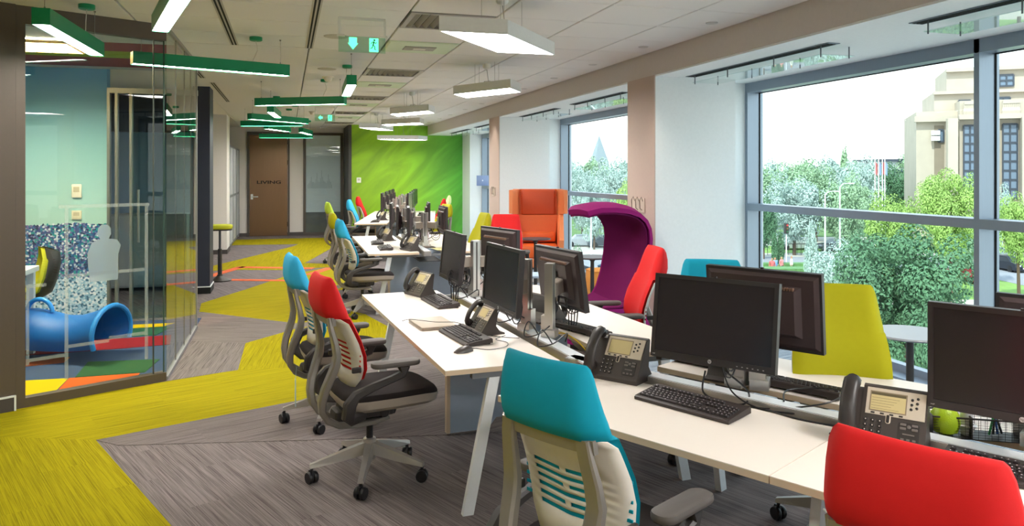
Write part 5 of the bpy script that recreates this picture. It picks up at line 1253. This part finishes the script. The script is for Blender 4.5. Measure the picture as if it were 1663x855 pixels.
T = [('big leafy tree filling the lower right of the main window', 1478, 345, 235, 24, 'big', 0), ('bright green round tree in front of the stone building', 1545, 262, 115, 52, 'big', 2), ('yellowish tree left of the building, below the flagpoles', 1450, 292, 90, 55, 'mid', 2),
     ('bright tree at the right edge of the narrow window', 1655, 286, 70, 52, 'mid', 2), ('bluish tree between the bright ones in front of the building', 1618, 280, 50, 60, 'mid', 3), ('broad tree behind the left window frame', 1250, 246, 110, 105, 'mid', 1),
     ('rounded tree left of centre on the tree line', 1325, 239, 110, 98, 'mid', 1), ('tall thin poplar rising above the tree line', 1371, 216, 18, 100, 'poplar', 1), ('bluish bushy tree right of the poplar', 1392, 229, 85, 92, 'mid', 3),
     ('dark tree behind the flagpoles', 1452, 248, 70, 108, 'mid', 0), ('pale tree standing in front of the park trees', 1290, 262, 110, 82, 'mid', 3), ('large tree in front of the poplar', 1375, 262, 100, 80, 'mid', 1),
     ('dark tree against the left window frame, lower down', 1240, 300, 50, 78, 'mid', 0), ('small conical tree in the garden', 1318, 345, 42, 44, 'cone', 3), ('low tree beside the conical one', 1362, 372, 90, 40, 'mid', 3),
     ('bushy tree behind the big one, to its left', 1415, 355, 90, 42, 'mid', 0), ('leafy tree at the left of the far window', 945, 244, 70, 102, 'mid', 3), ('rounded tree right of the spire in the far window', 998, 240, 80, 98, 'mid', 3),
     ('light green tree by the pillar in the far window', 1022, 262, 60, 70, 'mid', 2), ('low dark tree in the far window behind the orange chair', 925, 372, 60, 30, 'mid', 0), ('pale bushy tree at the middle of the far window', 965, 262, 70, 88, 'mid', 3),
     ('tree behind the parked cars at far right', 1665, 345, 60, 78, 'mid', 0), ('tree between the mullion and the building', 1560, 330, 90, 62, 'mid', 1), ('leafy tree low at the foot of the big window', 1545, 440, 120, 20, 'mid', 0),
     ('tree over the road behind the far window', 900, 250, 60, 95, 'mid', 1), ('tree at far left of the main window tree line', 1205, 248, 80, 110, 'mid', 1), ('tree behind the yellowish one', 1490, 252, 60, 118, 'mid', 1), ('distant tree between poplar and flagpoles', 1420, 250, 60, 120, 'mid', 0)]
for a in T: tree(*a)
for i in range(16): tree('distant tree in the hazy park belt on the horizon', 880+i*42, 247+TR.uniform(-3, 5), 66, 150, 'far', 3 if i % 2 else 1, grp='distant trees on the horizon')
# hedges and garden
HG = mat('hedge', '#5d8450', .9, grain=.5, gscale=4, bump=1, bscale=8)
for i, (l0, l1, d0, d1, h) in enumerate(((17.2, 25, 60, 61.6, 1.3), (16.5, 22, 54, 55.5, 1.2), (19, 29, 66, 67, 1.0), (22, 27, 56.5, 58, 1.3), (14, 17, 58, 60, 1.6))):
    tag(obj('hedge', MB().prism([site(l0, d0)[:2], site(l1, d0)[:2], site(l1, d1)[:2], site(l0, d1)[:2]], GZ, GZ+h), HG), 'clipped green garden hedge ' + ['behind the walking people', 'nearest the window on the left', 'bordering the street', 'in the middle of the garden', 'by the left window frame'][i], 'hedge', 'garden hedges')
for px in (1258, 1268): tree('slim clipped cypress beside the hedges, %s' % ('left one' if px == 1258 else 'right one'), px, 366, 12, 66, 'poplar', 0, nm='cypress')
# cars
def car(lat, d, rz, col, label, sc=1.0):
    t = thing('car', label, 'car', site(lat, d), rz); m_ = mat('car_'+col, col, .3, .3)
    prof = [(-2.15, .25), (-2.2, .6), (-2.05, .85), (-1.2, .95), (-.75, 1.38), (.75, 1.42), (1.45, .98), (2.1, .85), (2.2, .55), (2.15, .25)]
    rings = []
    for y, k in ((-.88, .96), (-.82, 1.0), (.82, 1.0), (.88, .96)): rings.append([(x*(.985 if abs(y) > .85 else 1), y*(1 if z < 1 else .84), z*k if z > .3 else z) for x, z in prof])
    obj('car_body', MB().loft(rings), m_, t)
    gl = MB(); gl.loft([[(x, y, z) for x, z in ((-1.1, .98), (-.74, 1.33), (.72, 1.37), (1.32, 1.0))] for y in (-.755, .755)]); obj('windows', gl, mat('car_glass', '#1c2530', .1), t)
    ws = MB(); ws.loft([[(.80, -.66, 1.37), (.80, .66, 1.37), (1.46, .72, 1.0), (1.46, -.72, 1.0)], [(.83, -.66, 1.39), (.83, .66, 1.39), (1.49, .72, 1.02), (1.49, -.72, 1.02)]]); obj('windscreen', ws, mat('car_glass', '#1c2530'), t)
    for x in (-1.35, 1.35):
        for y in (-.8, .8): obj('wheel', MB().lathe((x, y, .32), [(.2, -.1), (.32, -.09), (.32, .09), (.2, .1)], 14, 'y'), WHEEL, t)
    for y in (-.6, .6): obj('headlamp', MB().box((2.14, y, .68), (.1, .35, .14)), mat('lamp_clear', '#dfe6ee', .2), t)
    obj('number_plate', MB().box((2.2, 0, .45), (.02, .5, .11)), mat('plate_white', '#e9e9e4', .5), t)
fd = 360-16.45-90  # facing the camera
car((1640-831.5)/1240*69, 69, 253, '#2b2f3a', 'dark car facing the window on the road at far right')
car((1632-831.5)/1240*76, 77, 253, '#8f959c', 'grey car behind the dark one at far right')
car((1292-831.5)/1240*88, 88, -16, '#e8e8e2', 'white car on the street behind the hedges'); car((1362-831.5)/1240*86, 86, -16, '#6f767e', 'grey car on the street right of the white one')
car((945-831.5)/1240*92, 92, -16, '#a7aeb6', 'silver car parked at the left of the far window'); car((985-831.5)/1240*90, 91, -16, '#59616b', 'dark car parked at the right of the far window'); car((1577-831.5)/1240*62, 62, 253, '#b03a48', 'red car showing beside the window mullion')
# street furniture
PW = mat('pole_white', '#d9dde0', .4)
for i, px in enumerate((1421, 1427, 1433, 1437)):
    d = 70; h = EYE+(280-258)/1240*d-GZ; t = thing('flagpole', ['leftmost white flagpole in the row', 'second white flagpole from the left', 'third white flagpole in the row', 'rightmost white flagpole in the row'][i], 'flagpole', site((px-831.5)/1240*d, d), 0, 'flagpoles outside')
    obj('pole', MB().tube([(0, 0, 0), (0, 0, h)], .07, 8, .04), PW, t); f = MB(); f.loft([[(0, 0, h-.2), (.35, .05, h-.5), (.28, 0, h-1.6), (0, 0, h-1.3)], [(0, .02, h-.2), (.35, .07, h-.5), (.28, .02, h-1.6), (0, .02, h-1.3)]]); obj('flag', f, mat('flag_%d' % (i % 2), ('#c06a6a', '#8aa0c8')[i % 2], .8), t)
for px, top, d, lab in ((1364, 304, 60, 'street lamp with a curved arm in the garden'), (1340, 317, 58, 'plain white post left of the street lamp'), (960, 345, 50, 'street lamp seen through the far window')):
    h = EYE+(280-top)/1240*d-GZ; t = thing('street_lamp', lab, 'street lamp', site((px-831.5)/1240*d, d)); obj('pole', MB().tube([(0, 0, 0), (0, 0, h)], .08, 8, .05), PW, t); obj('arm', MB().tube([(0, 0, h), (.3, 0, h+.25), (.9, 0, h+.3)], .04, 6), PW, t); obj('lantern', MB().rbox((1.05, 0, h+.27), (.5, .2, .1), .03), PW, t)
t = thing('traffic_light', 'small traffic light by the street on the left', 'traffic light', site((1277-831.5)/1240*72, 72)); obj('pole', MB().tube([(0, 0, 0), (0, 0, 3.4)], .06, 8), PW, t); obj('signal_box', MB().rbox((0, 0, 3.6), (.35, .3, 1.0), .04), DARK, t)
for k in range(3): obj('signal_lamp', MB().lathe((0, -.16, 3.3+.3*k), [(.1, -.02), (.1, .02)], 12, 'y'), mat('signal_%d' % k, ('#2a5a3a', '#6a5a2a', '#c94040')[k], .4), t)
fn = thing('railing', 'thin dark railing along the street behind the hedges', 'railing', (0, 0, 0)); m = MB()
for i in range(60): s = site(18+i*.45, 82); m.span((s[0]-.02, s[1]-.02, GZ), (s[0]+.02, s[1]+.02, GZ+1.2))
q = obj('bars', m, DARK, fn); q['kind'] = 'stuff'; a, b = site(18, 82, GZ+1.2), site(44.6, 82, GZ+1.2); obj('handrail', MB().tube([a, b], .04, 6), DARK, fn)
# people
def person(lat, d, rz, shirt, legs, label, ph=0):
    pts = {'pelvis': (0, 0, .95), 'chest': (0, 0, 1.3), 'neck': (0, 0, 1.48), 'head': (0, 0, 1.64), 'top': (0, 0, 1.74)}
    me = bpy.data.meshes.new('body'); V = [(0, 0, .95), (0, 0, 1.30), (0, 0, 1.48), (0, .01, 1.60), (0, .01, 1.72)]
    E_ = [(0, 1), (1, 2), (2, 3), (3, 4)]; R_ = [.15, .17, .055, .095, .07]
    for s in (-1, 1):
        k = len(V); V += [(s*.19, 0, 1.42), (s*.24, -.02, 1.14), (s*.25, .08, .90), (s*.10, 0, .90), (s*.11, s*.12, .50), (s*.11, s*.20, .08), (s*.11, s*.20+.12, .04)]
        E_ += [(1, k), (k, k+1), (k+1, k+2), (0, k+3), (k+3, k+4), (k+4, k+5), (k+5, k+6)]; R_ += [.06, .045, .035, .10, .07, .045, .04]
    me.from_pydata(V, E_, []); o = bpy.data.objects.new('tmp', me); COL.objects.link(o); o.modifiers.new('s', 'SKIN'); o.modifiers.new('d', 'SUBSURF').levels = 1
    for v, r in zip(me.skin_vertices[0].data, R_): v.radius = (r, r)
    me.skin_vertices[0].data[0].use_root = True
    dg = bpy.context.evaluated_depsgraph_get(); m2 = bpy.data.meshes.new_from_object(o.evaluated_get(dg)); bpy.data.objects.remove(o)
    m2.materials.clear()
    for c in (mat('skin_tone', '#b98a6d', .6), mat('cloth'+shirt, shirt, .8), mat('cloth'+legs, legs, .8), mat('hair_dark', '#2d2320', .8)): m2.materials.append(c)
    for p in m2.polygons:
        z_ = p.center.z; p.material_index = 3 if (z_ > 1.68 or (z_ > 1.6 and p.center.y < -.02)) else (0 if z_ > 1.47 or (z_ < 1.05 and abs(p.center.x) > .19) else (1 if z_ > .95 else 2))
    t = thing('person', label, 'person', site(lat, d), rz); b = bpy.data.objects.new('body', m2); COL.objects.link(b); b.parent = t
for i, (px, c1_, c2_, l) in enumerate(((1254, '#d0686a', '#3a4250', 'person in a pink top walking at the far left of the garden'), (1262, '#7fa3d8', '#4a5260', 'person in a light blue top beside the one in pink'), (1276, '#e08a90', '#59606a', 'person in a pale pink shirt in the middle of the walkers'), (1296, '#e6e3dc', '#a9a08e', 'person in white walking behind the others, right'))):
    d = 64; person((px-831.5)/1240*d, d+i*.5, 160+i*20, c1_, c2_, l)
# monumental stone building
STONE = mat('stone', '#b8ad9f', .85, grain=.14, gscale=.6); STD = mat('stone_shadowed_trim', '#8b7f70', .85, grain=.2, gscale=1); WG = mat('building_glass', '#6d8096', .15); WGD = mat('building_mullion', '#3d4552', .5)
bd = thing('building', 'monumental pale stone building with tall windows at the right', 'building', site(47.5, 90), -16.45-22)
S = 90/1240.
def bx_(px): return ((px-831.5)*S-47.5)*.86
def bz_(py): return EYE+(280-py)*S-GZ
def blk(nm, x0, x1, zt, y0, y1, m=STONE, zb=0): return obj(nm, MB().span((bx_(x0), y0, zb if zb == 0 else bz_(zb)), (bx_(x1), y1, bz_(zt))), m, bd)
blk('wall', 1488, 1556, 182, 0, 14); blk('cornice', 1484, 1558, 190, -.8, 0, STONE, 199); blk('wall', 1556, 1760, 168, -1.5, 14); blk('attic', 1522, 1760, 148, 2.0, 14); blk('attic_cornice', 1520, 1760, 148, 1.4, 2.0, STONE, 153); blk('tower', 1547, 1760, 108, 4, 14)
blk('tower_cornice', 1545, 1760, 108, 3.3, 4.0, STONE, 114); blk('cornice', 1553, 1760, 192, -2.6, -1.5, STONE, 198)
blk('recess', 1518, 1534, 205, -.08, 0, STD, 330)  # darker stone slab on the wall; the shade of a recess is in its colour
for x in (1534, 1600, 1648, 1700): blk('pilaster', x, x+(16 if x == 1534 else 14), 196, -3.0, -1.5)
def win(x0, x1, y0, y1, yf, rows=5, cols=2):
    f = obj('window', MB().span((bx_(x0), yf-.12, bz_(y1)), (bx_(x1), yf-.02, bz_(y0))), WG, bd); m = MB()
    for i in range(rows+1): z_ = bz_(y1)+(bz_(y0)-bz_(y1))*i/rows; m.span((bx_(x0), yf-.22, z_-.1), (bx_(x1), yf-.12, z_+.1))
    for i in range(cols+1): x_ = bx_(x0)+(bx_(x1)-bx_(x0))*i/cols; m.span((x_-.08, yf-.23, bz_(y1)), (x_+.08, yf-.12, bz_(y0)))
    obj('mullions', m, WGD, f)
win(1562, 1582, 207, 320, -1.5, 8); win(1623, 1645, 206, 320, -1.5, 8); win(1562, 1582, 164, 176, 2.0, 1); win(1623, 1645, 161, 174, 2.0, 1); win(1623, 1657, 122, 140, 4.0, 2, 3); win(1524, 1533, 212, 231, -.05, 1, 1)
def balus(x0, x1, y0, y1):
    m = MB(); n = 9
    for i in range(n): x_ = bx_(x0)+(bx_(x1)-bx_(x0))*(i+.5)/n; m.lathe((x_, -1.9, bz_(y1)), [(.14, 0), (.2, .4), (.1, .8), (.14, 1.2)], 8)
    m.span((bx_(x0), -2.1, bz_(y1)+1.2), (bx_(x1), -1.7, bz_(y1)+1.5)); obj('balustrade', m, STONE, bd)
blk('balcony_base', 1553, 1760, 190, -2.2, -1.5, STONE, 196); balus(1562, 1584, 176, 191); balus(1622, 1648, 176, 191)
for z_ in (217, 226): obj('air_conditioner', MB().rbox((bx_(1519), -.6, bz_(z_)), (.9, .5, .55), .05).lathe((bx_(1519)-.1, -.86, bz_(z_)), [(.2, -.02), (.2, .02)], 12, 'y'), mat('ac_white', '#e6e8e8', .5), bd)
# low grey block beyond and church spire
b2 = thing('building', 'low pale office block on the horizon left of the stone building', 'building', site(78, 150), -16.45); obj('wall', MB().span((-5.5, 0, 0), (4, 12, 11)), mat('block_grey', '#bcc4c8', .8), b2)
for k in range(3): obj('window_band', MB().span((-5.2, -.1, 3+2.6*k), (3.8, 0, 4.3+2.6*k)), WG, b2)
obj('roof_edge', MB().span((-5.8, -.4, 11), (4.2, 12, 11.5)), WGD, b2)
sp_ = thing('church_spire', 'pointed church spire above the trees in the far window', 'church', site((973-831.5)/1240*160, 160)); obj('tower', MB().span((-1.5, -1.5, 0), (1.5, 1.5, 11)), mat('spire_stone', '#b9c0c4', .8), sp_); obj('spire', MB().loft([[(-1.5, -1.5, 11), (1.5, -1.5, 11), (1.5, 1.5, 11), (-1.5, 1.5, 11)], [(-.05, -.05, 16.5), (.05, -.05, 16.5), (.05, .05, 16.5), (-.05, .05, 16.5)]]), mat('spire_roof', '#8d9aa2', .7), sp_)
cr = thing('crane_mast', 'thin mast rising above the trees by the flagpoles', 'mast', site((1416-831.5)/1240*140, 140)); obj('mast', MB().tube([(0, 0, 0), (0, 0, 14.3)], .18, 6), PW, cr); obj('boom', MB().tube([(-.6, 0, 12.5), (.9, 0, 14.3)], .12, 6), PW, cr)
